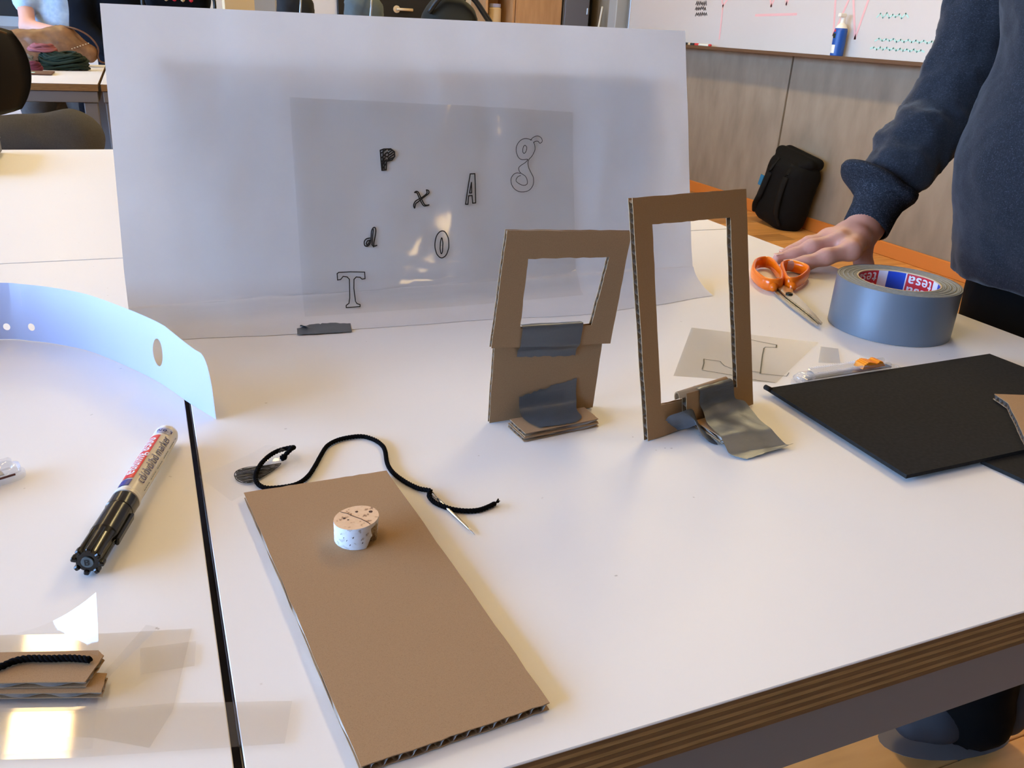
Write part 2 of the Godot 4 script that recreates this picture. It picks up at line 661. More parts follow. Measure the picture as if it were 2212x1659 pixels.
	M.base_wood = mat(Color(0.78, 0.46, 0.16), 0.55)
	M.planks = []
	for i in 4:
		var k := 0.9 + 0.06 * i
		M.planks.append(tri_mat(mat(Color.WHITE, 0.42), Vector3(0.6, 4, 4.0), noise_tex(0.008, [[0.0, 0.5, 1.0], [Color(0.70 * k, 0.49 * k, 0.27 * k), Color(0.77 * k, 0.56 * k, 0.32 * k), Color(0.82 * k, 0.61 * k, 0.37 * k)]], 20 + i, 512)))
	M.cabinet = tri_mat(mat(Color.WHITE, 0.55), Vector3(3, 0.5, 3), noise_tex(0.012, [[0.0, 1.0], [Color(0.66, 0.49, 0.32), Color(0.74, 0.57, 0.39)]], 30))
	M.door_black = mat(Color(0.035, 0.032, 0.034), 0.5)
	M.grey_cab = mat(Color(0.40, 0.40, 0.42), 0.5)
	M.grey_light = mat(Color(0.62, 0.62, 0.60), 0.55)
	M.sweater = tri_mat(mat(Color.WHITE, 0.95, 0.0, 0.2), Vector3(2.6, 2.6, 2.6), fleck_tex(Color(0.135, 0.14, 0.16), Color(0.45, 0.47, 0.52), 0.14, 512, 31, 0.22, 0.45))
	M.sweater.rim_enabled = true
	M.sweater.rim = 0.3
	M.cuff = tri_mat(mat(Color.WHITE, 0.95, 0.0, 0.2), Vector3(5.5, 5.5, 5.5), fleck_tex(Color(0.135, 0.14, 0.16), Color(0.62, 0.64, 0.68), 0.16, 256, 32, 0.25, 0.55))
	M.trousers = mat(Color(0.035, 0.035, 0.038), 0.9, 0.0, 0.25)
	M.skin = mat(Color(0.74, 0.53, 0.45), 0.55)
	M.skin.subsurf_scatter_enabled = true
	M.skin.subsurf_scatter_strength = 0.15
	M.skin_light = mat(Color(0.82, 0.62, 0.54), 0.55)
	M.nail = mat(Color(0.80, 0.60, 0.53), 0.3)
	M.hair = mat(Color(0.12, 0.085, 0.06), 0.7)
	M.jeans = tri_mat(mat(Color.WHITE, 0.9, 0.0, 0.2), Vector3(7, 7, 7), fleck_tex(Color(0.31, 0.305, 0.30), Color(0.46, 0.46, 0.46), 0.3, 256, 33, 0.12, 0.5))
	M.seam = mat(Color(0.17, 0.165, 0.16), 0.9)
	M.shirt_blue = tri_mat(mat(Color.WHITE, 0.9), Vector3(6, 6, 6), noise_tex(0.02, [[0.0, 1.0], [Color(0.62, 0.76, 0.90), Color(0.78, 0.88, 0.96)]], 34, 256))
	M.navy = mat(Color(0.05, 0.06, 0.085), 0.92, 0.0, 0.2)
	M.shoe = mat(Color(0.20, 0.20, 0.21), 0.8)
	M.shoe_sole = mat(Color(0.42, 0.38, 0.36), 0.7)
	M.bag_black = mat(Color(0.028, 0.028, 0.03), 0.8, 0.0, 0.3)
	M.bag_strap = mat(Color(0.06, 0.058, 0.055), 0.75, 0.0, 0.3)
	M.bag_tag = mat(Color(0.10, 0.42, 0.58), 0.6)
	M.leather = tri_mat(mat(Color.WHITE, 0.5), Vector3(4, 4, 4), noise_tex(0.02, [[0.0, 0.5, 1.0], [Color(0.36, 0.235, 0.14), Color(0.46, 0.31, 0.195), Color(0.56, 0.40, 0.265)]], 35, 256))
	M.leather_dark = mat(Color(0.36, 0.21, 0.11), 0.55)
	M.yarn_green = mat(Color(0.085, 0.15, 0.09), 0.95)
	M.yarn_pink = mat(Color(0.56, 0.32, 0.33), 0.95)
	M.yarn_grey = mat(Color(0.50, 0.52, 0.56), 0.95)
	M.yarn_wine = mat(Color(0.36, 0.12, 0.18), 0.95)
	M.chair_shell = mat(Color(0.04, 0.036, 0.033), 0.55)
	M.chair_rim = mat(Color(0.33, 0.25, 0.17), 0.6)
	M.green_bag = mat(Color(0.085, 0.095, 0.075), 0.85)
	M.jacket = mat(Color(0.30, 0.33, 0.33), 0.9)
	M.jacket_dark = mat(Color(0.055, 0.055, 0.06), 0.9)
	M.bead_red = mat(Color(0.75, 0.10, 0.18), 0.5)
	M.cream = mat(Color(0.82, 0.73, 0.58), 0.7)
	M.bottle_blue = mat(Color(0.07, 0.28, 0.58), 0.4)
	M.bottle_white = mat(Color(0.88, 0.86, 0.80), 0.45)
	M.marker_red = mat(Color(0.80, 0.20, 0.20), 0.5)
	M.wb_red = mat(Color(0.86, 0.66, 0.64), 0.5)
	M.wb_green = mat(Color(0.66, 0.80, 0.75), 0.5)
	M.wb_black = mat(Color(0.30, 0.28, 0.27), 0.5)
	M.wb_smear = mat(Color(0.70, 0.70, 0.76), 0.5)
	M.plastic_dark_red = mat(Color(0.30, 0.08, 0.08), 0.4)
	M.lamp_glow = mat(Color(0.9, 0.85, 0.75), 0.5)
	M.lamp_glow.emission_enabled = true
	M.lamp_glow.emission = Color(1.0, 0.78, 0.50)
	M.lamp_glow.emission_energy_multiplier = 7.0

# ================================================================== scene
func _ready() -> void:
	rng.seed = 11
	nz.seed = 4
	nz.frequency = 0.01
	# camera
	var cam := Camera3D.new()
	cam.name = "camera"
	add_child(cam)
	cam.transform = Transform3D(Basis(Vector3(0.92212, 0.05112, 0.38352), Vector3(0.10865, 0.91714, -0.38347), Vector3(-0.37134, 0.39527, 0.84016)), v(0, 0.267, 0))
	cam.fov = 49.41
	cam.near = 0.02
	cam.far = 60.0
	cam.current = true
	# sky and exposure
	var env := Environment.new()
	env.background_mode = Environment.BG_SKY
	var sky := Sky.new()
	var sm := ProceduralSkyMaterial.new()
	sm.sky_top_color = Color(0.51, 0.68, 0.93)
	sm.sky_horizon_color = Color(0.65, 0.80, 0.97)
	sm.ground_bottom_color = Color(0.30, 0.34, 0.38)
	sm.ground_horizon_color = Color(0.50, 0.58, 0.66)
	sky.sky_material = sm
	env.sky = sky
	env.background_energy_multiplier = 35.0
	env.tonemap_mode = Environment.TONE_MAPPER_LINEAR
	env.tonemap_exposure = 1.0
	env.sdfgi_enabled = true
	env.ssao_enabled = true
	env.ssil_enabled = true
	var we := WorldEnvironment.new()
	we.name = "environment"
	we.environment = env
	add_child(we)
	materials()
	# ceiling lamps, two rows of warm linear fittings
	for p in [[-0.55, -2.75, 0.8], [1.95, -2.45, 4.4], [-0.55, -0.45, 0.3], [1.95, -0.35, 0.75], [2.0, 4.2, 0.5], [-3.0, -2.75, 1.2], [-0.55, -5.3, 2.2], [1.95, -5.1, 2.6]]:
		lamp(p[0], p[1], p[2])
	build_room()
	build_tables()
	build_backdrop()
	build_stands()
	build_table_things()
	build_loose_sheets()
	build_person()
	build_background()

func lamp(x: float, z: float, energy: float) -> void:
	var H := 2.74
	var t := thing("ceiling_lamp", "long white ceiling lamp with a warm glowing diffuser", "lamp", Vector3(x, H, z), "ceiling lamps in rows")
	var st := S()
	bx(st, Vector3(0, 0.035, 0), Vector3(0.22, 0.05, 1.26), 0.006)
	part(st, "housing", M.grey_light, t)
	st = S()
	bx(st, Vector3(0, 0.004, 0), Vector3(0.19, 0.012, 1.22), 0.003)
	part(st, "diffuser", M.lamp_glow, t)
	for s in [-1, 1]:
		st = S()
		tube(st, [Vector3(0, 0.06, 0.45 * s), Vector3(0, 0.359, 0.45 * s)], 0.002, 6)
		part(st, "hanger", M.alu, t)
	var l := AreaLight3D.new()
	l.name = "lamp_light"
	l.area_size = Vector2(0.18, 1.2)
	l.light_color = Color(1.0, 0.905, 0.66)
	l.light_energy = energy
	l.light_size = 0.2
	l.area_range = 20.0
	l.shadow_enabled = true
	t.add_child(l)
	l.position = Vector3(0, -0.012, 0)
	l.rotation_degrees = Vector3(-90, 0, 0)

# ------------------------------------------------------------------ room
func plain_box(called: String, c: Vector3, s: Vector3, m: Material, parent: Node3D, b := 0.0) -> MeshInstance3D:
	var st := S()
	bx(st, c, s, b)
	return part(st, called, m, parent)

func build_room() -> void:
	var x0 := -4.6
	var x1 := 3.45
	var z0 := -6.75
	var z1 := 6.0
	var H := 3.1
	# floor: slab and boards
	var fl := Node3D.new()
	fl.name = "floor"
	add_child(fl)
	structure(fl)
	plain_box("subfloor", Vector3((x0 + x1) / 2, -0.07, (z0 + z1) / 2), Vector3(x1 - x0 + 0.4, 0.1, z1 - z0 + 0.4), M.base_wood, fl)
	var meshes := []
	for l in [2.4, 1.7]:
		var st := S()
		bx(st, Vector3(0, -0.010, 0), Vector3(l - 0.002, 0.0198, 0.1385), 0.0012)
		st.generate_normals()
		meshes.append(st.commit())
	var row := 0
	var z := z0 + 0.07
	while z < z1:
		var x: float = x0 - [0.0, 0.9, 0.4, 1.3][row % 4]
		var k := row % 2
		while x < x1:
			var l: float = [2.4, 1.7][k]
			var lo := maxf(x, x0)
			var hi := minf(x + l, x1)
			if hi - lo > 0.05:
				var o := MeshInstance3D.new()
				o.name = "plank"
				o.mesh = meshes[k]
				o.material_override = M.planks[rng.randi() % 4]
				fl.add_child(o, true)
				o.position = Vector3((lo + hi) / 2, 0, z)
				o.scale.x = (hi - lo) / l
			x += l
			k = 1 - k
		z += 0.14
		row += 1
	structure(plain_box("ceiling", Vector3((x0 + x1) / 2, H + 0.1, (z0 + z1) / 2), Vector3(x1 - x0 + 0.4, 0.2, z1 - z0 + 0.4), M.ceiling, self))
	# right wall: concrete panels on a core
	var wr := Node3D.new()
	wr.name = "wall_right"
	add_child(wr)
	structure(wr)
	plain_box("core", Vector3(x1 + 0.12, H / 2, (z0 + z1) / 2), Vector3(0.2, H, z1 - z0 + 0.4), M.concrete, wr)
	var seams := [z0 - 0.2, -6.5, -4.1, -1.7, 0.7, 3.1, z1 + 0.2]
	for i in seams.size() - 1:
		plain_box("panel", Vector3(x1 + 0.011, H / 2, (seams[i] + seams[i + 1]) / 2), Vector3(0.022, H, seams[i + 1] - seams[i] - 0.014), M.concrete, wr, 0.003)
	for q in [[-2.72, 0.29], [-2.59, 0.27]]:
		var st := S()
		lathe(st, [[0.013, 0.0], [0.010, 0.0015], [0.0, 0.002]], 9, Transform3D(Basis(Vector3.BACK, PI / 2), Vector3(x1, q[1], q[0])))
		part(st, "plaster_spot", M.print_white, wr)
	# back wall, front wall, left wall with windows
	structure(plain_box("wall_back", Vector3((x0 + x1) / 2, H / 2, z0 - 0.1), Vector3(x1 - x0, H, 0.2), M.wall_paint, self))
	structure(plain_box("wall_front", Vector3((x0 + x1) / 2, H / 2, z1 + 0.1), Vector3(x1 - x0, H, 0.2), M.wall_dark, self))
	var wl := Node3D.new()
	wl.name = "wall_left"
	add_child(wl)
	structure(wl)
	var sill := 0.85
	var head := 2.85
	plain_box("apron", Vector3(x0 - 0.1, sill / 2, (z0 + z1) / 2), Vector3(0.2, sill, z1 - z0), M.wall_paint, wl)
	plain_box("lintel", Vector3(x0 - 0.1, (head + H) / 2, (z0 + z1) / 2), Vector3(0.2, H - head, z1 - z0), M.wall_paint, wl)
	var wz := [-5.6, -3.1, -0.6, 1.9]
	plain_box("pier", Vector3(x0 - 0.1, (sill + head) / 2, (z0 + wz[0]) / 2), Vector3(0.2, head - sill, wz[0] - z0), M.wall_paint, wl)
	plain_box("pier", Vector3(x0 - 0.1, (sill + head) / 2, (wz[3] + z1) / 2), Vector3(0.2, head - sill, z1 - wz[3]), M.wall_paint, wl)
	for i in [1, 2]:
		plain_box("pier", Vector3(x0 - 0.1, (sill + head) / 2, wz[i]), Vector3(0.2, head - sill, 0.16), M.wall_paint, wl)
	for i in 3:
		var a: float = wz[i] + (0.08 if i > 0 else 0.0)
		var b: float = wz[i + 1] - (0.08 if i < 2 else 0.0)
		var w := Node3D.new()
		w.name = "window_%d" % (i + 1)
		add_child(w)
		structure(w)
		w.position = Vector3(x0 - 0.1, sill, (a + b) / 2)
		var L := b - a
		var Hh := head - sill
		for s in [[0.0, 0.03, L, 0.06], [0.0, Hh - 0.03, L, 0.06]]:
			plain_box("frame_rail", Vector3(0, s[1], 0), Vector3(0.07, 0.06, L), M.grey_light, w, 0.004)
		for q in [-0.5, 0.0, 0.5]:
			plain_box("frame_post", Vector3(0, Hh / 2, q * (L - 0.06)), Vector3(0.07, Hh - 0.12, 0.06), M.grey_light, w, 0.004)
		for q in [-0.25, 0.25]:
			plain_box("pane", Vector3(0, Hh / 2, q * (L - 0.06)), Vector3(0.006, Hh - 0.12, L / 2 - 0.09), M.glass, w)
	var br := plain_box("baseboard_right", Vector3(x1 - 0.009, 0.035, (z0 + z1) / 2), Vector3(0.018, 0.07, z1 - z0), M.base_wood, self, 0.003)
	structure(br)
	# whiteboard
	var wb := thing("whiteboard", "large whiteboard with faded red and green handwriting above the concrete", "whiteboard", Vector3(x1 - 0.004, 0.93, -3.0))
	plain_box("panel", Vector3(-0.012, 0.7, 0.0), Vector3(0.024, 1.4, 5.9), M.whiteboard, wb, 0.002)
	plain_box("end_trim", Vector3(-0.014, 0.7, -2.965), Vector3(0.028, 1.4, 0.03), M.alu, wb, 0.003)
	plain_box("ledge", Vector3(-0.065, -0.006, 0.0), Vector3(0.13, 0.012, 5.9), M.grey_light, wb, 0.002)
	plain_box("ledge_edge", Vector3(-0.133, -0.006, 0.0), Vector3(0.006, 0.018, 5.9), M.board_wood, wb, 0.001)
	# writing on the board, strokes in (z, y) on the panel face
	var face := -0.0245
	var write := func(called: String, m: Material, lines: Array, w: float) -> void:
		for ln in lines:
			var st := S()
			var p := []
			for q in ln:
				p.append(Vector3(face, q[1], q[0]))
			stroke(st, p, w, Vector3.LEFT, 0.0006)
			part(st, called, m, wb)
	var scrib := func(z_: float, y_: float, len_: float, amp: float, n: int) -> Array:
		var out := []
		for i in n + 1:
			out.append([z_ + len_ * i / n, y_ + amp * (1 if i % 2 else -1) * rng.randf_range(0.4, 1.0)])
		return out
	write.call("black_scribble", M.wb_black, [scrib.call(-2.10, 0.255, 0.12, 0.012, 12), scrib.call(-2.10, 0.225, 0.12, 0.012, 12), scrib.call(-2.09, 0.19, 0.13, 0.012, 12)], 0.008)
	write.call("red_letter", M.wb_red, [[[-0.83, 0.36], [-0.78, 0.10], [-0.70, 0.32], [-0.62, 0.09], [-0.56, 0.36]], [[-1.37, 0.33], [-1.33, 0.24], [-1.29, 0.33]], [[-1.22, 0.33], [-1.2, 0.25], [-1.16, 0.33]], [[-1.46, 0.19], [-1.1, 0.20]], [[-1.85, 0.33], [-1.8, 0.24], [-1.74, 0.30]], [[-1.80, 0.24], [-1.79, 0.05]]], 0.014)
	write.call("green_writing", M.wb_green, [scrib.call(-0.50, 0.20, 0.20, 0.012, 10), scrib.call(-0.10, 0.29, 0.26, 0.014, 14), scrib.call(-0.48, 0.09, 0.42, 0.007, 18), scrib.call(-0.5, -0.01 + 0.06, 0.34, 0.006, 16)], 0.008)
	for q in [[0.62, 0.13, 0.10, 0.30], [0.80, 0.22, 0.08, 0.42]]:
		plain_box("eraser_smear", Vector3(face - 0.0002, q[1] + 0.02, q[0]), Vector3(0.0006, q[3], q[2]), M.wb_smear, wb)
	# things on the ledge
	var b := thing("spray_bottle", "blue bottle of board cleaner with a white nozzle on the whiteboard ledge", "bottle", Vector3(x1 - 0.075, 0.93, -3.68))
	var st := S()
	lathe(st, [[0.0, 0.0], [0.030, 0.0], [0.033, 0.006], [0.033, 0.125], [0.030, 0.135]], 20, Transform3D.IDENTITY)
	part(st, "body", M.bottle_blue, b)
	st = S()
	lathe(st, [[0.030, 0.135], [0.022, 0.150], [0.013, 0.160], [0.011, 0.205], [0.0, 0.207]], 18, Transform3D.IDENTITY)
	bx(st, Vector3(-0.012, 0.196, 0.004), Vector3(0.045, 0.02, 0.02), 0.004)
	part(st, "nozzle", M.bottle_white, b)
	for q in [[0.035, 0.036, 0.030, 0.040, "bottle_white", "label_patch"], [0.098, 0.02, 0.03, 0.022, "yarn_green", "label_print"], [0.123, 0.012, 0.012, 0.012, "marker_red", "label_mark"]]:
		st = S()
		var rr := 0.0334
		for i in 6:
			var f := func(k: float, y: float) -> Vector3:
				var a: float = PI * 0.94 + (k - 0.5) * q[1] / rr
				return Vector3(cos(a) * rr, y, -sin(a) * rr)
			quad(st, f.call((i + 1) / 6.0, q[0] - q[3] * 0.5), f.call(i / 6.0, q[0] - q[3] * 0.5), f.call(i / 6.0, q[0] + q[3] * 0.5), f.call((i + 1) / 6.0, q[0] + q[3] * 0.5))
		part(st, q[5], M[q[4]], b)
	var mk := thing("board_marker", "white board marker with red cap lying on the whiteboard ledge", "marker", Vector3(x1 - 0.085, 0.938, -4.86))
	st = S()
	tube(st, [Vector3(0, 0, -0.06), Vector3(0, 0, 0.05)], 0.008, 10)
	part(st, "barrel", M.bottle_white, mk)
	st = S()
	tube(st, [Vector3(0, 0, -0.105), Vector3(0, 0, -0.06)], 0.0085, 10)
	part(st, "cap", M.marker_red, mk)
	st = S()
	tube(st, [Vector3(0, 0, 0.05), Vector3(0, 0, 0.066)], 0.0083, 10)
	part(st, "end_plug", M.marker_red, mk)
	var mk2 := thing("board_marker", "black board marker with pale band on the whiteboard ledge", "marker", Vector3(x1 - 0.085, 0.938, -5.03))
	st = S()
	tube(st, [Vector3(0, 0, -0.06), Vector3(0, 0, 0.05)], 0.008, 10)
	part(st, "barrel", M.ink, mk2)
	st = S()
	tube(st, [Vector3(0, 0, -0.012), Vector3(0, 0, 0.014)], 0.0084, 10)
	part(st, "band", M.cream, mk2)
	var mk3 := thing("board_marker", "green and white board marker behind the red marker on the ledge", "marker", Vector3(x1 - 0.05, 0.938, -5.2))
	st = S()
	tube(st, [Vector3(0, 0, -0.06), Vector3(0, 0, 0.05)], 0.008, 10)
	part(st, "barrel", M.bottle_white, mk3)
	st = S()
	tube(st, [Vector3(0, 0, 0.05), Vector3(0, 0, 0.08)], 0.0084, 10)
	part(st, "cap", M.yarn_green, mk3)

# ------------------------------------------------------------------ tables
func table(label: String, xa: float, xb: float, za: float, zb: float, group := "") -> Node3D:
	var t := thing("work_table", label, "table", Vector3((xa + xb) / 2, 0, (za + zb) / 2), group)
	var w := xb - xa
	var d := zb - za
	plain_box("laminate_top", Vector3(0, TY - 0.0007, 0), Vector3(w, 0.0014, d), M.laminate, t, 0.0004)
	var n := 9
	var th := 0.0226 / n
	for i in n:
		var ins := 0.0 if i % 2 == 0 else 0.0004
		plain_box("ply", Vector3(0, TY - 0.0014 - th * (i + 0.5), 0), Vector3(w - 0.0006 - ins, th, d - 0.0006 - ins), M.ply_a if i % 2 else M.ply_b, t)
	var ry := TY - 0.024 - 0.0195
	for s in [-1, 1]:
		plain_box("rail", Vector3(0, ry, s * (d / 2 - 0.018)), Vector3(w - 0.008, 0.038, 0.03), M.steel_grey, t, 0.002)
		plain_box("rail", Vector3(s * (w / 2 - 0.018), ry, 0), Vector3(0.03, 0.038, d - 0.07), M.steel_grey, t, 0.002)
		for s2 in [-1, 1]:
			plain_box("leg", Vector3(s * (w / 2 - 0.03), (TY - 0.062) / 2 + 0.006, s2 * (d / 2 - 0.03)), Vector3(0.045, TY - 0.075, 0.045), M.steel_grey, t, 0.003)
			var st := S()
			lathe(st, [[0.0, 0.0], [0.016, 0.0], [0.016, 0.007], [0.0, 0.0075]], 12, Transform3D(Basis.IDENTITY, Vector3(s * (w / 2 - 0.03), 0, s2 * (d / 2 - 0.03))))
			part(st, "foot", M.rubber, t)
	return t

func build_tables() -> void:
	table("white topped plywood table under the cardboard stands and the duct tape roll", 0.0085, 0.803, -1.0235, -0.2178)
	table("white topped plywood table under the black capped marker pen", -0.792, 0.0045, -1.0235, -0.2178)
	# steel channel that couples the table frames under the open gap
	var gs := thing("coupling_rail", "grey steel rail joining the table frames under the long gap", "rail", Vector3(0.0065, TY - 0.0685, -1.04))
	plain_box("web", Vector3(0, 0.0225, 0), Vector3(0.0036, 0.036, 1.64), M.steel_grey, gs, 0.0003)
	table("white topped plywood table behind the white strip, with the grey box", -0.792, 0.0045, -1.866, -1.0265)
	table("white topped plywood table behind the propped paper sheet", 0.0085, 0.803, -1.866, -1.0265)
	table("white topped table carrying the brown leather bag and the green yarn", -0.935, -0.139, -4.50, -3.42)
	table("white topped table behind the paper carrying the dark rucksack", -0.130, 0.666, -4.42, -3.42)
	table("white topped table carrying the dark green rucksack", 0.676, 1.472, -3.62, -2.82)

# ------------------------------------------------------------------ paper sheet and the transparency taped on it
var paper_bottom := [[-0.031, -0.748], [0.007, -0.736], [0.105, -0.726], [0.263, -0.7215], [0.394, -0.7105], [0.47, -0.7196], [0.5634, -0.734]]

func paper_pt(x: float, t: float) -> Vector3:      # t: 0 bottom edge .. 4 top edge
	var z0: float = paper_bottom[0][1]
	for i in paper_bottom.size() - 1:
		if x >= paper_bottom[i][0]:
			var k: float = clampf((x - paper_bottom[i][0]) / (paper_bottom[i + 1][0] - paper_bottom[i][0]), 0, 1)
			k = k * k * (3 - 2 * k)
			z0 = lerpf(paper_bottom[i][1], paper_bottom[i + 1][1], k)
	var u := clampf((x + 0.03) / 0.594, 0, 1)
	var P := [Vector3(x, 0.0006, z0), Vector3(x, 0.004 + 0.006 * absf(u - 0.5), lerpf(-0.756, -0.757, u)), Vector3(x, 0.020, lerpf(-0.765, -0.776, u)), Vector3(x, 0.052, lerpf(-0.777, -0.791, u)), Vector3(x, lerpf(0.2655, 0.270, u), lerpf(-0.855, -0.856, u))]
	var i := mini(int(t), 3)
	var p: Vector3 = P[i].cubic_interpolate(P[i + 1], P[maxi(i - 1, 0)], P[mini(i + 2, 4)], t - i)
	if i == 3:
		p = P[3].lerp(P[4], t - 3.0).lerp(p, 0.35)
	var hgt := clampf((t - 1.0) / 1.5, 0, 1)
	# soft waves and creases of the sheet
	var w := 0.0016 * sin(x * 17.0 + t * 1.3) + 0.0022 * nz.get_noise_3d(x * 700, t * 60, 3.0) + 0.0008 * nz.get_noise_3d(x * 2600, t * 260, 9.0)
	var cr := absf(t - (3.62 + 0.07 * sin(x * 9.0)))
	w += 0.0035 * maxf(0.0, 1.0 - cr / 0.16) * clampf(1.4 - 2.2 * absf(u - 0.35), 0, 1)
	p.z += w * hgt
	p.y = maxf(p.y, 0.0006)
	return p

func paper_arc(x: float, s: float) -> Vector3:    # point s metres up the sheet from t = 1
	var t := 1.0
	var a := paper_pt(x, t)
	var acc := 0.0
	while t < 4.0:
		var b := paper_pt(x, t + 0.05)
		var l := a.distance_to(b)
		if acc + l >= s:
			return a.lerp(b, (s - acc) / l)
		acc += l
		a = b
		t += 0.05
	return a

var sheet_cache := {}
func sheet_pt(u: float, w: float, lift := 0.0008) -> Vector3:
	var x := lerpf(lerpf(0.1185, 0.4115, u), lerpf(0.1255, 0.419, u), w)
	var s := w * lerpf(0.2045, 0.199, u)
	var p := paper_arc(x, s)
	return p + Vector3(0, TY + lift * 0.35, lift)

func build_backdrop() -> void:
	var sh := thing("paper_sheet", "large white paper sheet propped upright as a backdrop behind the stands", "paper", v(0.266, 0, -0.75))
	var st := S()
	smooth(st)
	var nx := 90
	var nt := 64
	var g := []
	for j in nt + 1:
		var t := 4.0 * j / nt
		var row := []
		for i in nx + 1:
			var u := float(i) / nx
			var xl := lerpf(-0.031, -0.0245, clampf(t - 3, 0, 1))
			var xr := 0.5634
			row.append(paper_pt(lerpf(xl, xr, u), t) + Vector3(0, TY, 0) - sh.position)
		g.append(row)
	for j in nt:
		for i in nx:
			quad(st, g[j][i], g[j][i + 1], g[j + 1][i + 1], g[j + 1][i])
	part(st, "sheet", M.paper, sh)
	# the box that props it up from behind
	var pb := thing("prop_board", "thick cardboard board leaning behind the paper sheet to prop it up", "board", v(0.272, 0, -0.8295))
	var lean := Basis(Vector3.RIGHT, deg_to_rad(-10.0))
	var s2 := S()
	bx(s2, Vector3(-0.005, 0.1120, -0.002), Vector3(0.52, 0.223, 0.012), 0.002, lean)
	part(s2, "panel", M.card, pb)
	for k in [-1, 1]:
		var s3 := S()
		bx(s3, Vector3(0.14 * k, 0.0665, -0.052), Vector3(0.03, 0.146, 0.006), 0.001, Basis(Vector3.RIGHT, deg_to_rad(26)))
		part(s3, "strut", M.card, pb)
	# clear sheet with hand drawn letters
	var tr := thing("transparency_sheet", "clear plastic sheet with seven hand drawn letters hanging on the paper", "transparency", v(0.26, 0, -0.75))
	st = S()
	smooth(st)
	var mu := 24
	var mw := 24
	var gg := []
	for j in mw + 1:
		var row := []
		for i in mu + 1:
			row.append(sheet_pt(float(i) / mu, float(j) / mw) - tr.position)
		gg.append(row)
	for j in mw:
		for i in mu:
			quad(st, gg[j][i], gg[j][i + 1], gg[j + 1][i + 1], gg[j + 1][i])
	part(st, "film", M.sheet, tr)
	var letters := LETTERS
	for key in letters:
		var s4 := S()
		for ln in letters[key]:
			var p := []
			for i in range(0, ln.size(), 2):
				p.append(sheet_pt(ln[i], ln[i + 1], 0.0011) - tr.position)
			if key in ["g", "d", "0", "x"] and p.size() > 6:
				p = smooth_line(p, 3)
			stroke(s4, p, {"P": 0.0013, "g": 0.0006, "T": 0.0009, "0": 0.0010}.get(key, 0.0011), Vector3(0, 0.35, 0.94).normalized())
		var lo := part(s4, "drawn_letter", M.ink, tr)
		lo.set_meta("label", "hand drawn black outline letter %s" % key if key != "0" else "hand drawn black outline numeral zero")
	# grey tape at the foot of the paper
	var tp := thing("tape_piece", "piece of dark grey duct tape at the bottom edge of the paper", "tape", v(0.13, 0, -0.73))
	var q := tp.position
	tape_sheet(tp, "strip", [[v(0.1055, 0.0012, -0.7215) - q, v(0.1541, 0.0012, -0.7178) - q], [v(0.107, 0.0016, -0.732) - q, v(0.1558, 0.0016, -0.729) - q], [v(0.1088, 0.0025, -0.7455) - q, v(0.1576, 0.0022, -0.7395) - q]], M.tape, 16, 5, 0.0005, 0.0012)
	tape_sheet(tp, "torn_flap", [[v(0.111, 0.0022, -0.7405) - q, v(0.117, 0.002, -0.742) - q], [v(0.112, 0.0045, -0.737) - q, v(0.118, 0.003, -0.734) - q], [v(0.119, 0.0028, -0.731) - q, v(0.122, 0.0024, -0.728) - q]], M.tape, 5, 4)

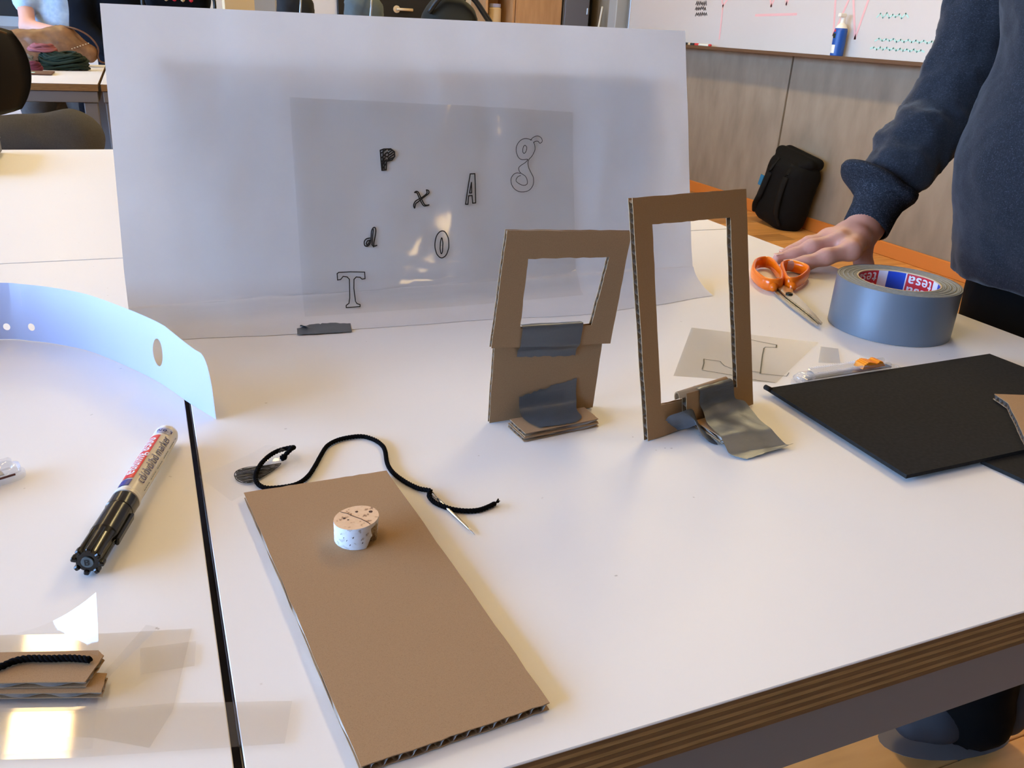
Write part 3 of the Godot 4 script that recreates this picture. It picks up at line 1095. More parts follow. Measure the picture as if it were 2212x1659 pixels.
const LETTERS := {
	"P": [[0.282,0.774,0.294,0.780,0.317,0.782,0.329,0.769,0.329,0.748,0.319,0.730,0.301,0.723,0.298,0.683,0.284,0.681,0.283,0.723,0.282,0.774], [0.298,0.758,0.306,0.765,0.311,0.754,0.305,0.744,0.297,0.747,0.298,0.758], [0.284,0.761,0.301,0.778], [0.285,0.740,0.296,0.754], [0.286,0.723,0.297,0.740], [0.286,0.706,0.300,0.730], [0.286,0.688,0.299,0.713], [0.309,0.775,0.317,0.779], [0.311,0.765,0.322,0.776], [0.314,0.755,0.326,0.769], [0.307,0.737,0.328,0.758], [0.304,0.729,0.325,0.743], [0.292,0.775,0.286,0.692], [0.293,0.737,0.292,0.688]],
	"x": [[0.391,0.577,0.398,0.582,0.405,0.577,0.411,0.557,0.420,0.529,0.427,0.516,0.440,0.517,0.427,0.512,0.419,0.516,0.410,0.539,0.403,0.564,0.399,0.575,0.391,0.577], [0.433,0.589,0.440,0.586,0.441,0.574,0.429,0.560,0.415,0.546,0.402,0.532,0.393,0.522,0.389,0.502,0.386,0.515,0.391,0.532,0.402,0.543,0.416,0.553,0.430,0.567,0.435,0.577,0.433,0.589]],
	"A": [[0.595,0.667,0.612,0.668,0.612,0.621,0.610,0.523,0.599,0.522,0.598,0.560,0.585,0.558,0.581,0.516,0.572,0.517,0.583,0.592,0.595,0.667], [0.598,0.625,0.589,0.572,0.597,0.573,0.598,0.625]],
	"g": [[0.835,0.846,0.812,0.852,0.791,0.842,0.776,0.816,0.773,0.786,0.780,0.756,0.794,0.744,0.816,0.747,0.808,0.731,0.790,0.715,0.780,0.700,0.786,0.678,0.805,0.660,0.812,0.637,0.810,0.619,0.796,0.613,0.779,0.622,0.768,0.637,0.775,0.656,0.787,0.663], [0.842,0.837,0.847,0.814,0.846,0.795,0.834,0.765,0.819,0.742,0.818,0.712,0.827,0.682,0.837,0.653,0.834,0.615,0.816,0.587,0.786,0.579,0.763,0.592,0.750,0.618,0.749,0.648,0.761,0.670,0.773,0.676,0.786,0.674], [0.829,0.844,0.839,0.859,0.857,0.869,0.872,0.860,0.876,0.842,0.867,0.832,0.859,0.842,0.847,0.840,0.842,0.833], [0.807,0.818,0.814,0.809,0.811,0.787,0.803,0.776,0.798,0.786,0.801,0.809,0.807,0.818]],
	"d": [[0.230,0.363,0.218,0.360,0.211,0.347,0.212,0.329,0.221,0.326,0.230,0.339,0.234,0.366,0.237,0.397,0.244,0.412,0.250,0.410,0.251,0.393,0.247,0.366,0.242,0.339,0.243,0.325,0.252,0.328], [0.221,0.350,0.217,0.339,0.219,0.331,0.225,0.338,0.229,0.353,0.221,0.350], [0.243,0.404,0.240,0.380,0.237,0.352,0.236,0.332,0.241,0.321]],
	"0": [[0.504,0.322,0.503,0.305,0.499,0.289,0.495,0.276,0.489,0.265,0.482,0.259,0.476,0.257,0.469,0.260,0.464,0.267,0.459,0.277,0.456,0.291,0.454,0.307,0.454,0.324,0.456,0.341,0.459,0.357,0.464,0.371,0.470,0.381,0.476,0.387,0.483,0.389,0.489,0.387,0.495,0.380,0.499,0.369,0.503,0.355,0.504,0.339,0.504,0.322], [0.482,0.316,0.481,0.301,0.480,0.289,0.478,0.281,0.476,0.278,0.474,0.281,0.473,0.289,0.472,0.302,0.473,0.316,0.474,0.331,0.476,0.343,0.478,0.352,0.480,0.355,0.481,0.352,0.482,0.343,0.483,0.331,0.482,0.316]],
	"T": [[0.115,0.203,0.121,0.208,0.159,0.208,0.206,0.204,0.206,0.173,0.196,0.172,0.189,0.182,0.177,0.183,0.169,0.172,0.167,0.131,0.169,0.067,0.173,0.055,0.183,0.049,0.182,0.039,0.136,0.038,0.137,0.049,0.147,0.059,0.151,0.085,0.154,0.173,0.147,0.185,0.134,0.188,0.125,0.174,0.115,0.173,0.115,0.203]],
}

# ------------------------------------------------------------------ the two cardboard stands
func vv(a: Array) -> Array:
	var out := []
	for i in range(0, a.size(), 2):
		out.append(Vector2(a[i], a[i + 1]))
	return out

func sub_card(parent: Node3D, called: String, o: Vector3, U: Vector3, W: Vector3, outer: Array, inner: Array, th: float, along_u: bool, pitch := 0.0062, sub := 10) -> Node3D:
	var n := Node3D.new()
	n.name = called
	parent.add_child(n, true)
	card(n, o, U, W, outer, inner, th, along_u, M.card, pitch, sub)
	return n

func build_stands() -> void:
	# tall portrait frame
	var t := thing("portrait_stand", "tall portrait cardboard frame held up by a taped folded cardboard foot", "cardboard frame", v(0.3045, 0, -0.4448))
	var U := Vector3(0.9653, 0, -0.2611)
	var W := Vector3(-0.0543, 0.9781, -0.2007)
	var N := U.cross(W).normalized()
	var o := N * 0.0
	sub_card(t, "frame_panel", o + Vector3(0, 0.0007, 0), U, W, vv([0, 0, 0.1197, 0, 0.1136, 0.1671, -0.0056, 0.1694]), vv([0.0145, 0.023, 0.0998, 0.0183, 0.0949, 0.1478, 0.0123, 0.1506]), 0.0042, true, 0.0068, 14)
	# folded tab in front of the lower bar and its foot
	sub_card(t, "upright_tab", N * 0.0048, U, W, vv([0.0365, 0.004, 0.089, 0.002, 0.088, 0.0275, 0.0362, 0.0285]), [], 0.0044, true, 0.0068, 5)
	var st := S()
	var roll := []
	for i in 15:
		var a := PI * 1.25 * i / 14.0 - 0.2
		roll.append(N * (0.0005 + 0.0055 * (cos(a) - 1.0) * 0.5 + 0.0028) + W * (0.0262 + 0.0042 * sin(a)))
	smooth(st)
	for i in 14:
		quad(st, roll[i] + U * 0.031, roll[i] + U * 0.086, roll[i + 1] + U * 0.086, roll[i + 1] + U * 0.031)
		var inn0: Vector3 = roll[i].lerp(N * 0.0005 + W * 0.0262, 0.35)
		var inn1: Vector3 = roll[i + 1].lerp(N * 0.0005 + W * 0.0262, 0.35)
		quad(st, roll[i + 1] + U * 0.031, inn1 + U * 0.031, inn0 + U * 0.031, roll[i] + U * 0.031)
		quad(st, inn0 + U * 0.031, inn1 + U * 0.031, inn1 + U * 0.086, inn0 + U * 0.086)
	part(st, "folded_edge", M.card, t)
	var p0 := t.position
	var R := Vector3.RIGHT
	var F := Vector3.FORWARD
	for k in 2:
		var yb := 0.0042 + 0.0038 * k
		var q: Array = [[0.3500, -0.4535, 0.3545, -0.4255, 0.3850, -0.4300, 0.3900, -0.4590], [0.3462, -0.4515, 0.3500, -0.4235, 0.3850, -0.4285, 0.3900, -0.4585]][k]
		var poly := []
		for i in range(0, 8, 2):
			poly.append(Vector2(q[i] - p0.x, -(q[i + 1] - p0.z)))
		sub_card(t, "foot_board", Vector3(0, yb, 0), R, F, poly, [], 0.0038, false, 0.006, 5)
	var A := func(u: float, w: float, n: float) -> Vector3: return U * u + W * w + N * n
	var G := func(x: float, y: float, z: float) -> Vector3: return v(x, y, z) - p0
	# tape from the bar over the tab and out along the foot
	tape_sheet(t, "duct_tape", [
		[A.call(0.0495, 0.0290, -0.0015), A.call(0.0885, 0.0285, -0.0020)],
		[A.call(0.0495, 0.0283, 0.0054), A.call(0.0880, 0.0275, 0.0054)],
		[A.call(0.0496, 0.018, 0.0056), A.call(0.0895, 0.014, 0.0058)],
		[G.call(0.3545, 0.0135, -0.4520), G.call(0.3990, 0.0120, -0.4625)],
		[G.call(0.3520, 0.0095, -0.4440), G.call(0.3985, 0.0092, -0.4520)],
		[G.call(0.3495, 0.0096, -0.4310), G.call(0.3935, 0.0094, -0.4350)],
		[G.call(0.3480, 0.0096, -0.4215), G.call(0.3935, 0.0088, -0.4235)],
		[G.call(0.3475, 0.0055, -0.4140), G.call(0.3945, 0.0055, -0.4150)],
		[G.call(0.3480, 0.0022, -0.4080), G.call(0.3965, 0.0022, -0.4085)],
		[G.call(0.3555, 0.0012, -0.4005), G.call(0.4005, 0.0030, -0.4065)]], M.tape, 22, 6, 0.0010, 0.0016)
	tape_sheet(t, "crumpled_tape", [
		[A.call(0.018, 0.013, 0.0008), A.call(0.030, 0.0005, 0.0012)],
		[A.call(0.020, 0.016, 0.0030), A.call(0.034, 0.0025, 0.0070)],
		[A.call(0.030, 0.0175, 0.0075), A.call(0.0385, 0.006, 0.0135)],
		[A.call(0.0385, 0.0165, 0.0075), G.call(0.3420, 0.0065, -0.4400)],
		[G.call(0.3475, 0.0100, -0.4500), G.call(0.3450, 0.0020, -0.4290)],
		[G.call(0.3500, 0.0050, -0.4470), G.call(0.3500, 0.0012, -0.4250)]], M.tape, 9, 4, 0.0022, 0.0010)
	# short stand: panel, skewed window frame taped above it, folded foot
	var s := thing("cardboard_stand", "short cardboard stand with a skewed window frame taped onto a solid panel", "cardboard stand", v(0.2064, 0, -0.5035))
	var U1 := Vector3(0.9992, 0, -0.0408)
	var W1 := Vector3.UP
	var N1 := U1.cross(W1).normalized()
	sub_card(s, "lower_panel", Vector3(0, 0.0006, 0), U1, W1, vv([0, 0.0005, 0.0864, 0.0002, 0.0896, 0.0602, 0.0012, 0.0660]), [], 0.0032, true, 0.0060, 9)
	sub_card(s, "window_frame", N1 * 0.0042, U1, W1, vv([-0.003, 0.061, 0.0936, 0.0538, 0.1018, 0.1373, 0.0047, 0.1428]), vv([0.0183, 0.0735, 0.0757, 0.0701, 0.0854, 0.1199, 0.0213, 0.1227]), 0.0036, true, 0.0060, 12)
	var B := func(u: float, w: float, n: float) -> Vector3: return U1 * u + W1 * w + N1 * n
	tape_sheet(s, "duct_tape", [
		[B.call(0.0185, 0.0512, 0.0010), B.call(0.0663, 0.0470, 0.0010)],
		[B.call(0.0186, 0.0560, 0.0016), B.call(0.0668, 0.0520, 0.0016)],
		[B.call(0.0189, 0.0600, 0.0046), B.call(0.0672, 0.0560, 0.0048)],
		[B.call(0.0192, 0.0660, 0.0049), B.call(0.0677, 0.0620, 0.0049)],
		[B.call(0.0198, 0.0738, 0.0049), B.call(0.0684, 0.0718, 0.0049)],
		[B.call(0.0200, 0.0746, 0.0020), B.call(0.0688, 0.0726, 0.0020)],
		[B.call(0.0200, 0.0742, -0.0005), B.call(0.0688, 0.0722, -0.0005)]], M.tape, 20, 5, 0.0006, 0.0012)
	tape_sheet(s, "duct_tape", [
		[Vector3(0.0265, 0.0070, 0.0275), Vector3(0.0560, 0.0070, 0.0270)],
		[Vector3(0.0225, 0.0070, 0.0180), Vector3(0.0645, 0.0070, 0.0200)],
		[Vector3(0.0215, 0.0072, 0.0080), Vector3(0.0665, 0.0072, 0.0075)],
		[B.call(0.0222, 0.0105, 0.0025), B.call(0.0700, 0.0100, 0.0025)],
		[B.call(0.0222, 0.0150, 0.0009), B.call(0.0698, 0.0160, 0.0009)],
		[B.call(0.0222, 0.0190, 0.0009), B.call(0.0696, 0.0270, 0.0009)]], M.tape, 20, 5, 0.0011, 0.0014)
	for k in 2:
		var dx := 0.0012 * k
		sub_card(s, "foot_board", Vector3(0.0, 0.0033 + 0.0029 * k, 0.0), R, F, [Vector2(0.0111 + dx, -0.0078), Vector2(0.0130 + dx, -0.0333 + 0.0012 * k), Vector2(0.0752, -0.0268 + 0.0012 * k), Vector2(0.0745, -0.0045)], [], 0.0029, true, 0.006, 7)

# ------------------------------------------------------------------ things on the near tables
func yarn(parent: Node3D, called: String, path: Array, r: float, m: Material, pitch := 0.0062) -> void:
	var pts := smooth_line(path, 10)
	# resample by arc length
	var out := [pts[0]]
	var step := 0.0009
	var acc := 0.0
	for i in range(1, pts.size()):
		var a: Vector3 = pts[i - 1]
		var b: Vector3 = pts[i]
		var l := a.distance_to(b)
		var d := step - acc
		while d <= l:
			out.append(a.lerp(b, d / l))
			d += step
		acc = l - (d - step)
	var st := S()
	for k in 3:
		var line := []
		for i in out.size():
			var d: Vector3 = out[mini(i + 1, out.size() - 1)] - out[maxi(i - 1, 0)]
			var fr := frame_of(d)
			var a := TAU * (i * step / pitch + k / 3.0)
			var rr := r * 0.52
			line.append(out[i] + (fr[0] * cos(a) + fr[1] * sin(a)) * rr)
		tube(st, line, r * 0.60, 6)
	part(st, called, m, parent)

func path_of(a: Array, y: float, o: Vector3) -> Array:
	var out := []
	for i in range(0, a.size(), 2):
		out.append(v(a[i], y, a[i + 1]) - o)
	return out

func build_table_things() -> void:
	var R := Vector3.RIGHT
	var F := Vector3.FORWARD
	# flat cardboard rectangle
	var c := thing("cardboard_rectangle", "flat brown cardboard rectangle lying under the cork disc", "cardboard", v(0.08, 0, -0.34))
	var q := [0.0301, -0.4514, 0.1167, -0.4522, 0.1312, -0.2389, 0.0492, -0.2333]
	var poly := []
	for i in range(0, 8, 2):
		poly.append(Vector2(q[i] - 0.08, -(q[i + 1] + 0.34)))
	poly.reverse()
	card(c, Vector3(0, 0.0046, 0), R, F, poly, [], 0.0040, false, M.card, 0.0058, 20, 0.0003)
	# cork disc, slanted cut, bite out of the side
	var ck := thing("cork_disc", "short white coated cork slice standing on the flat cardboard", "cork", v(0.0823, 0.0047, -0.3848))
	var st := S()
	smooth(st)
	var seg := 96
	var rr := 0.0121
	var rows := 18
	var grid := []
	for j in rows + 1:
		var row := []
		for i in seg:
			var a := TAU * i / seg
			var top := 0.0128 + 0.0012 * cos(a) - 0.0005 * sin(a)
			var y := top * j / rows
			var r := rr * (1.0 + 0.01 * nz.get_noise_2d(i * 40.0, j * 60.0))
			# torn notch low on the side towards the right front
			var da := absf(wrapf(a + 0.95, -PI, PI))
			var fj := float(j) / rows
			var bite := clampf(1.0 - da / (0.42 - 0.62 * fj), 0.0, 1.0) if fj < 0.42 else 0.0
			var tear := clampf((0.52 - absf(wrapf(a + 0.55, -PI, PI) + 0.28 * (fj - 0.5))) * 9.0, 0.0, 1.0) * clampf((0.86 - fj) * 8.0, 0.0, 1.0)
			r -= 0.0040 * bite + tear * (0.0009 + 0.0011 * absf(nz.get_noise_2d(i * 520.0, j * 620.0)))
			row.append(Vector3(cos(a) * r, y, -sin(a) * r))
		grid.append(row)
	var raw := S()
	smooth(raw)
	for j in rows:
		for i in seg:
			var l := (i + 1) % seg
			var mid: Vector3 = (grid[j][i] + grid[j + 1][l]) * 0.5
			var dst: SurfaceTool = raw if Vector2(mid.x, mid.z).length() < rr * 0.95 else st
			quad(dst, grid[j][i], grid[j][l], grid[j + 1][l], grid[j + 1][i])
	part(st, "coated_side", M.cork_side, ck)
	part(raw, "torn_cork", M.cork_raw, ck)
	st = S()
	flat(st)
	for i in seg:
		var l := (i + 1) % seg
		tri(st, Vector3(0, 0.0128, 0), grid[rows][i], grid[rows][l])
		tri(st, Vector3.ZERO, grid[0][l], grid[0][i])
	part(st, "cut_face", M.cork_top, ck)
	st = S()
	var crack := []
	for p in [[-0.0065, -0.0095], [-0.0035, -0.006], [-0.001, -0.0015], [0.002, 0.003], [0.0045, 0.0082], [0.0052, 0.0105]]:
		crack.append(Vector3(p[0], 0.0128 + 0.0012 * p[0] / rr + 0.0005 * p[1] / rr + 0.0001, p[1]))
	stroke(st, crack, 0.0004, Vector3.UP, 0.0001)
	part(st, "crack", mat(Color(0.30, 0.19, 0.11), 0.9), ck)
	st = S()
	for p in [[0.0085, -0.002, 0.0012], [0.0015, -0.0055, 0.0009], [-0.006, -0.002, 0.0008], [-0.0045, 0.0005, 0.0006]]:
		lathe(st, [[p[2], 0.0], [0.0, 0.00008]], 9, Transform3D(Basis.IDENTITY, Vector3(p[0], 0.0128 + 0.0012 * p[0] / rr + 0.0005 * p[1] / rr + 0.0001, p[1])))
	part(st, "pore", mat(Color(0.28, 0.18, 0.11), 0.9), ck)
	st = S()
	for p in [[3.75, 0.0085], [4.05, 0.0055], [4.35, 0.0078], [4.75, 0.0040], [4.7, 0.0060], [4.2, 0.0030], [4.95, 0.0088], [3.9, 0.0068]]:
		var a: float = p[0]
		var cc: Vector3 = Vector3(cos(a), 0, -sin(a)) * (rr + 0.00002) + Vector3.UP * p[1]
		var sz: float = 0.35 + 0.5 * fposmod(p[0] * 7.3, 1.0)
		lathe(st, [[0.00055, 0.0], [0.0, 0.0001]], 7, Transform3D(Basis(Vector3(-sin(a), 0, -cos(a)) * 0.7 * sz, Vector3(cos(a), 0, -sin(a)), (Vector3.UP + Vector3(-sin(a), 0, -cos(a)) * 0.4) * 1.6 * sz), cc))
	part(st, "side_pore", mat(Color(0.20, 0.16, 0.12), 0.9), ck)
	# small clear sheet with a hatched drop drawn on it
	var sh := thing("drop_transparency", "small clear film with a hatched black drop, tied to the yarn", "transparency", v(0.04, 0, -0.48))
	st = S()
	smooth(st)
	var cs := [v(0.0065, 0.0004, -0.4868), v(0.0228, 0.0004, -0.4507), v(0.0676, 0.0012, -0.4813), v(0.0505, 0.0004, -0.5131)]
	var ng := 8
	var gp := func(a: float, b: float) -> Vector3:
		var p: Vector3 = cs[0].lerp(cs[1], a).lerp(cs[3].lerp(cs[2], a), b) - sh.position
		p.y += 0.006 * maxf(0, b - 0.6) * maxf(0, b - 0.6) * 6.0 * (0.3 + 0.7 * sin(PI * a))
		return p
	for i in ng:
		for j in ng:
			quad(st, gp.call(i / 8.0, j / 8.0), gp.call((i + 1) / 8.0, j / 8.0), gp.call((i + 1) / 8.0, (j + 1) / 8.0), gp.call(i / 8.0, (j + 1) / 8.0))
	part(st, "film", M.sheet_b, sh)
	var drop := [0.0273, -0.4792, 0.0281, -0.483, 0.0305, -0.486, 0.0359, -0.4879, 0.0424, -0.4873, 0.049, -0.4865, 0.0565, -0.4866, 0.0514, -0.4799, 0.0465, -0.4752, 0.0403, -0.4701, 0.0354, -0.4677, 0.031, -0.4691, 0.0283, -0.4733, 0.0273, -0.4792]
	st = S()
	stroke(st, smooth_line(path_of(drop, 0.0013, sh.position), 4), 0.0005, Vector3.UP)
	part(st, "drop_outline", M.ink, sh)
	st = S()
	var dp := xz(drop)
	for k in 15:
		var s := 0.4676 + 0.0013 * (k + 0.5)
		var sp := spans([dp], s, true)
		if sp.size() >= 2:
			var a: float = sp[0] + rng.randf() * 0.0015
			while a < sp[1] - 0.001:
				var b: float = minf(a + rng.randf_range(0.006, 0.016), sp[1])
				stroke(st, [v(a, 0.0013, -s) - sh.position, v((a + b) / 2, 0.0013, -s - rng.randf_range(-0.0003, 0.0005)) - sh.position, v(b, 0.0013, -s - rng.randf_range(-0.0002, 0.0004)) - sh.position], 0.00095, Vector3.UP)
				a = b + rng.randf_range(0.0, 0.0004)
	part(st, "hatching", M.ink, sh)
	# black yarn, threaded through a needle
	var yn := thing("black_yarn", "length of twisted black yarn tied to the small film and threaded through a needle", "yarn", v(0.1, 0, -0.45))
	var yp := [0.0600, 0.0062, -0.4885, 0.0640, 0.0085, -0.4905, 0.0662, 0.0075, -0.4945, 0.0636, 0.0055, -0.4985, 0.0563, 0.0048, -0.4975, 0.0495, 0.0042, -0.4925, 0.0434, 0.0035, -0.4840, 0.0396, 0.0028, -0.4737, 0.0393, 0.0020, -0.4649, 0.0430, 0.0017, -0.4585, 0.0503, 0.0017, -0.4560, 0.0614, 0.0017, -0.4568, 0.0696, 0.0017, -0.4642, 0.0761, 0.0017, -0.4758, 0.0823, 0.0017, -0.4888, 0.0885, 0.0017, -0.5005, 0.0957, 0.0017, -0.5067, 0.1041, 0.0017, -0.5092, 0.1142, 0.0017, -0.5083, 0.1208, 0.0017, -0.5012, 0.1239, 0.0017, -0.4918, 0.1238, 0.0017, -0.4828, 0.1210, 0.0017, -0.4673, 0.1207, 0.0017, -0.4578, 0.1222, 0.0017, -0.4490, 0.1262, 0.0017, -0.4380, 0.1311, 0.0018, -0.4293, 0.1352, 0.0026, -0.4245, 0.1362, 0.0030, -0.4222, 0.1342, 0.0020, -0.4185, 0.1353, 0.0017, -0.4115, 0.1384, 0.0017, -0.4061, 0.1437, 0.0016, -0.4001, 0.151, 0.0016, -0.3961, 0.1578, 0.0016, -0.395, 0.1644, 0.0016, -0.3967, 0.1700, 0.0016, -0.3992]
	var path := []
	for i in range(0, yp.size(), 3):
		path.append(v(yp[i], yp[i + 1], yp[i + 2]) - yn.position)
	yarn(yn, "twisted_strand", path, 0.00145, M.yarn)
	st = S()
	for k in 5:
		var a := TAU * k / 5.0
		tube(st, [v(0.0585, 0.0048, -0.4872) - yn.position + Vector3(cos(a), 0.9 * sin(a), 0.5 * sin(a * 2)) * 0.0014, v(0.0595 + 0.0010 * cos(a + 1.2), 0.0050 + 0.0010 * sin(a + 1.2), -0.4880) - yn.position, v(0.0575, 0.0046, -0.4885) - yn.position + Vector3(sin(a), cos(a), 0.4) * 0.0012], 0.0012, 6)
	part(st, "knot", M.yarn, yn)
	st = S()
	for k in 9:
		var e := v(0.1700, 0.0016, -0.3992) - yn.position
		tube(st, [e, e + Vector3(0.0022 + 0.0006 * rng.randf(), 0.0003 + 0.0012 * rng.randf(), -0.0012 + 0.0016 * rng.randf_range(-1, 1))], 0.00035, 4)
	part(st, "frayed_end", M.yarn, yn)
	var nd := thing("darning_needle", "steel darning needle threaded with the black yarn", "needle", v(0.1361, 0.0016, -0.4265))
	var ndir := (v(0.1467, 0.0012, -0.3715) - nd.position)
	var nl := ndir.length()
	ndir = ndir.normalized()
	st = S()
	var side := Vector3.UP.cross(ndir).normalized()
	var ea := []
	var eb := []
	for i in 9:
		var t := i / 8.0
		ea.append(ndir * (nl * 0.22 * t) + side * 0.0011 * sin(PI * t))
		eb.append(ndir * (nl * 0.22 * t) - side * 0.0011 * sin(PI * t))
	tube(st, ea, 0.0005, 7)
	tube(st, eb, 0.0005, 7)
	tube(st, [ndir * nl * 0.215, ndir * nl * 0.3, ndir * nl * 0.6, ndir * nl * 0.85, ndir * nl], [0.0008, 0.0010, 0.0010, 0.0007, 0.0001], 10)
	part(st, "shaft", M.blade, nd)
	build_pen()
	build_strip()
	build_roll()
	build_scissors()
	build_cutter()
	# black foam sheets
	var fb := thing("black_foam_sheet", "lower black foam board edge showing under the larger black sheet", "foam board", v(0.62, 0, -0.36))
	st = S()
	prism(st, xz([0.516 - 0.62, -0.3452 + 0.36, 0.5205 - 0.62, -0.316 + 0.36, 0.525 - 0.62, -0.284 + 0.36, 0.775 - 0.62, -0.300 + 0.36, 0.765 - 0.62, -0.45 + 0.36, 0.56 - 0.62, -0.40 + 0.36]), Vector3.ZERO, R, F, 0.0003, 0.0030)
	part(st, "board", M.foam, fb)
	var fa := thing("black_foam_sheet", "large black foam board lying beside the clear cutter knife", "foam board", v(0.55, 0, -0.42))
	st = S()
	prism(st, xz([0.4440 - 0.55, -0.4895 + 0.42, 0.4405 - 0.55, -0.3415 + 0.42, 0.532 - 0.55, -0.3432 + 0.42, 0.64 - 0.55, -0.3455 + 0.42, 0.715 - 0.55, -0.352 + 0.42, 0.7078 - 0.55, -0.4975 + 0.42]), Vector3.ZERO, R, F, 0.0034, 0.0062)
	tube(st, [Vector3(0.4438 - 0.55, 0.0058, -0.4925 + 0.42), Vector3(0.4436 - 0.55, 0.0062, -0.4860 + 0.42)], 0.0022, 8)
	part(st, "board", M.foam, fa)
	# scrap of cardboard on the foam
	var sc := thing("cardboard_scrap", "cut piece of brown corrugated cardboard on the black foam board", "cardboard", v(0.66, 0.0064, -0.37))
	var sp2 := []
	for p in [[0.6125, -0.4164], [0.6069, -0.3992], [0.5955, -0.3870], [0.582, -0.3716], [0.566, -0.3546], [0.552, -0.338], [0.70, -0.316], [0.735, -0.345], [0.72, -0.375]]:
		sp2.append(Vector2(p[0] - 0.66, -(p[1] + 0.37)))
	card(sc, Vector3(0, 0.0052, 0), R, F, sp2, [], 0.0046, true, M.card, 0.0052, 6)

func build_pen() -> void:
	var P0 := v(-0.0509, 0.0086, -0.3987)
	var P1 := v(-0.0086, 0.0080, -0.5364)
	var t := thing("marker_pen", "white permanent marker with red stripe and black cap lying on the left table", "marker", P0 - Vector3(0, 0.0086, 0))
	var a := (P1 - P0).normalized()
	var L := P0.distance_to(P1)
	var up := (Vector3.UP - a * a.y).normalized()
	var sd := a.cross(up).normalized()
	var o := P0 - t.position
	var at := func(s: float, r: float, ph: float) -> Vector3: return o + a * s + (up * cos(ph) + sd * sin(ph)) * r
	var xf := Transform3D(Basis(sd, a, sd.cross(a)), o)
	var cap_l := 0.057
	var st := S()
	lathe(st, [[0.0, cap_l - 0.006], [0.0066, cap_l - 0.006], [0.0066, cap_l + 0.002], [0.0077, cap_l + 0.002], [0.0078, cap_l + 0.0045], [0.0072, cap_l + 0.006], [0.0074, L - 0.012], [0.0074, L - 0.0035], [0.0071, L - 0.003], [0.0071, L - 0.002], [0.0066, L], [0.0, L + 0.0006]], 36, xf)
	part(st, "barrel", M.pen_white, t)
	# cap: smooth upper half, fluted lower half with fins
	st = S()
	lathe(st, [[0.0076, cap_l + 0.001], [0.0076, cap_l - 0.009], [0.0073, cap_l - 0.0095], [0.0073, cap_l - 0.0105], [0.0074, 0.024], [0.0066, 0.020], [0.0062, 0.003], [0.0058, 0.001], [0.0, 0.001]], 36, xf)
	for k in 8:
		var ph := TAU * k / 8.0 + 0.2
		var d := up * cos(ph) + sd * sin(ph)
		bx(st, o + a * 0.0125 + d * 0.0064, Vector3(0.0024, 0.021, 0.0020), 0.0005, Basis(d.cross(a), a, d))
		bx(st, o + a * 0.0022 + d * 0.0066, Vector3(0.0026, 0.0045, 0.0028), 0.0006, Basis(d.cross(a), a, d))
	part(st, "cap", M.black_plastic, t)
	st = S()
	var cd := up * cos(1.75) + sd * sin(1.75)
	bx(st, o + a * 0.033 + cd * 0.0079, Vector3(0.0046, 0.026, 0.0020), 0.0007, Basis(cd.cross(a), a, cd))
	part(st, "clip", M.black_plastic, t)
	st = S()
	lathe(st, [[0.0, 0.0002], [0.0030, 0.0002], [0.0030, 0.0011]], 20, xf)
	part(st, "cap_disc", M.pen_grey, t)
	st = S()
	lay_text(st, glyphs("B", 0.0034), func(p: Vector2) -> Vector3: return o - a * 0.0001 + sd * p.x + up * p.y)
	part(st, "cap_letter", M.ink, t)
	var rp := 0.00755
	var band := func(called: String, m: Material, s0: float, s1: float, p0: float, p1: float, r: float) -> void:
		var b := S()
		smooth(b)
		for i in 10:
			for j in 12:
				var q := []
				for e in [[0, 0], [1, 0], [1, 1], [0, 1]]:
					q.append(at.call(lerpf(s0, s1, (i + e[0]) / 10.0), r, lerpf(p0, p1, (j + e[1]) / 12.0)))
				quad(b, q[0], q[3], q[2], q[1])
		part(b, called, m, t)
	band.call("red_stripe", M.pen_red, cap_l + 0.016, L - 0.016, -1.0, 0.13, rp)
	band.call("blue_block", M.pen_blue, cap_l + 0.0075, cap_l + 0.0145, -0.85, 0.13, rp)
	band.call("badge", M.lilac, L - 0.0135, L - 0.006, -0.35, 0.75, rp)
	var wrap := func(called: String, text: String, h: float, s: float, ph: float, m: Material, bold: bool) -> void:
		var b := S()
		lay_text(b, glyphs(text, h, bold), func(p: Vector2) -> Vector3: return at.call(s + p.x, rp + 0.00012, ph - p.y / rp))
		part(b, called, m, t)
	wrap.call("lettering", "edding 8500", 0.0062, (cap_l + L) / 2.0, -0.42, M.print_white, true)
	wrap.call("lettering", "cd/dvd/bd marker", 0.0052, (cap_l + L) / 2.0 - 0.001, 0.72, M.pen_blue, false)
	var b2 := S()
	lay_text(b2, glyphs("No.1", 0.0030), func(p: Vector2) -> Vector3: return at.call(L - 0.0095 + p.y, rp + 0.00015, 0.25 + p.x / rp))
	part(b2, "badge_text", M.pen_blue, t)
	# thin line of small print along the right
	var b3 := S()
	for i in 26:
		var s0 := cap_l + 0.012 + i * 0.0026
		if i % 5 == 4:
			continue
		stroke(b3, [at.call(s0, rp, 1.45), at.call(s0 + 0.0018, rp, 1.45)], 0.0004, (up * cos(1.45) + sd * sin(1.45)))
	part(b3, "small_print", M.pen_grey, t)

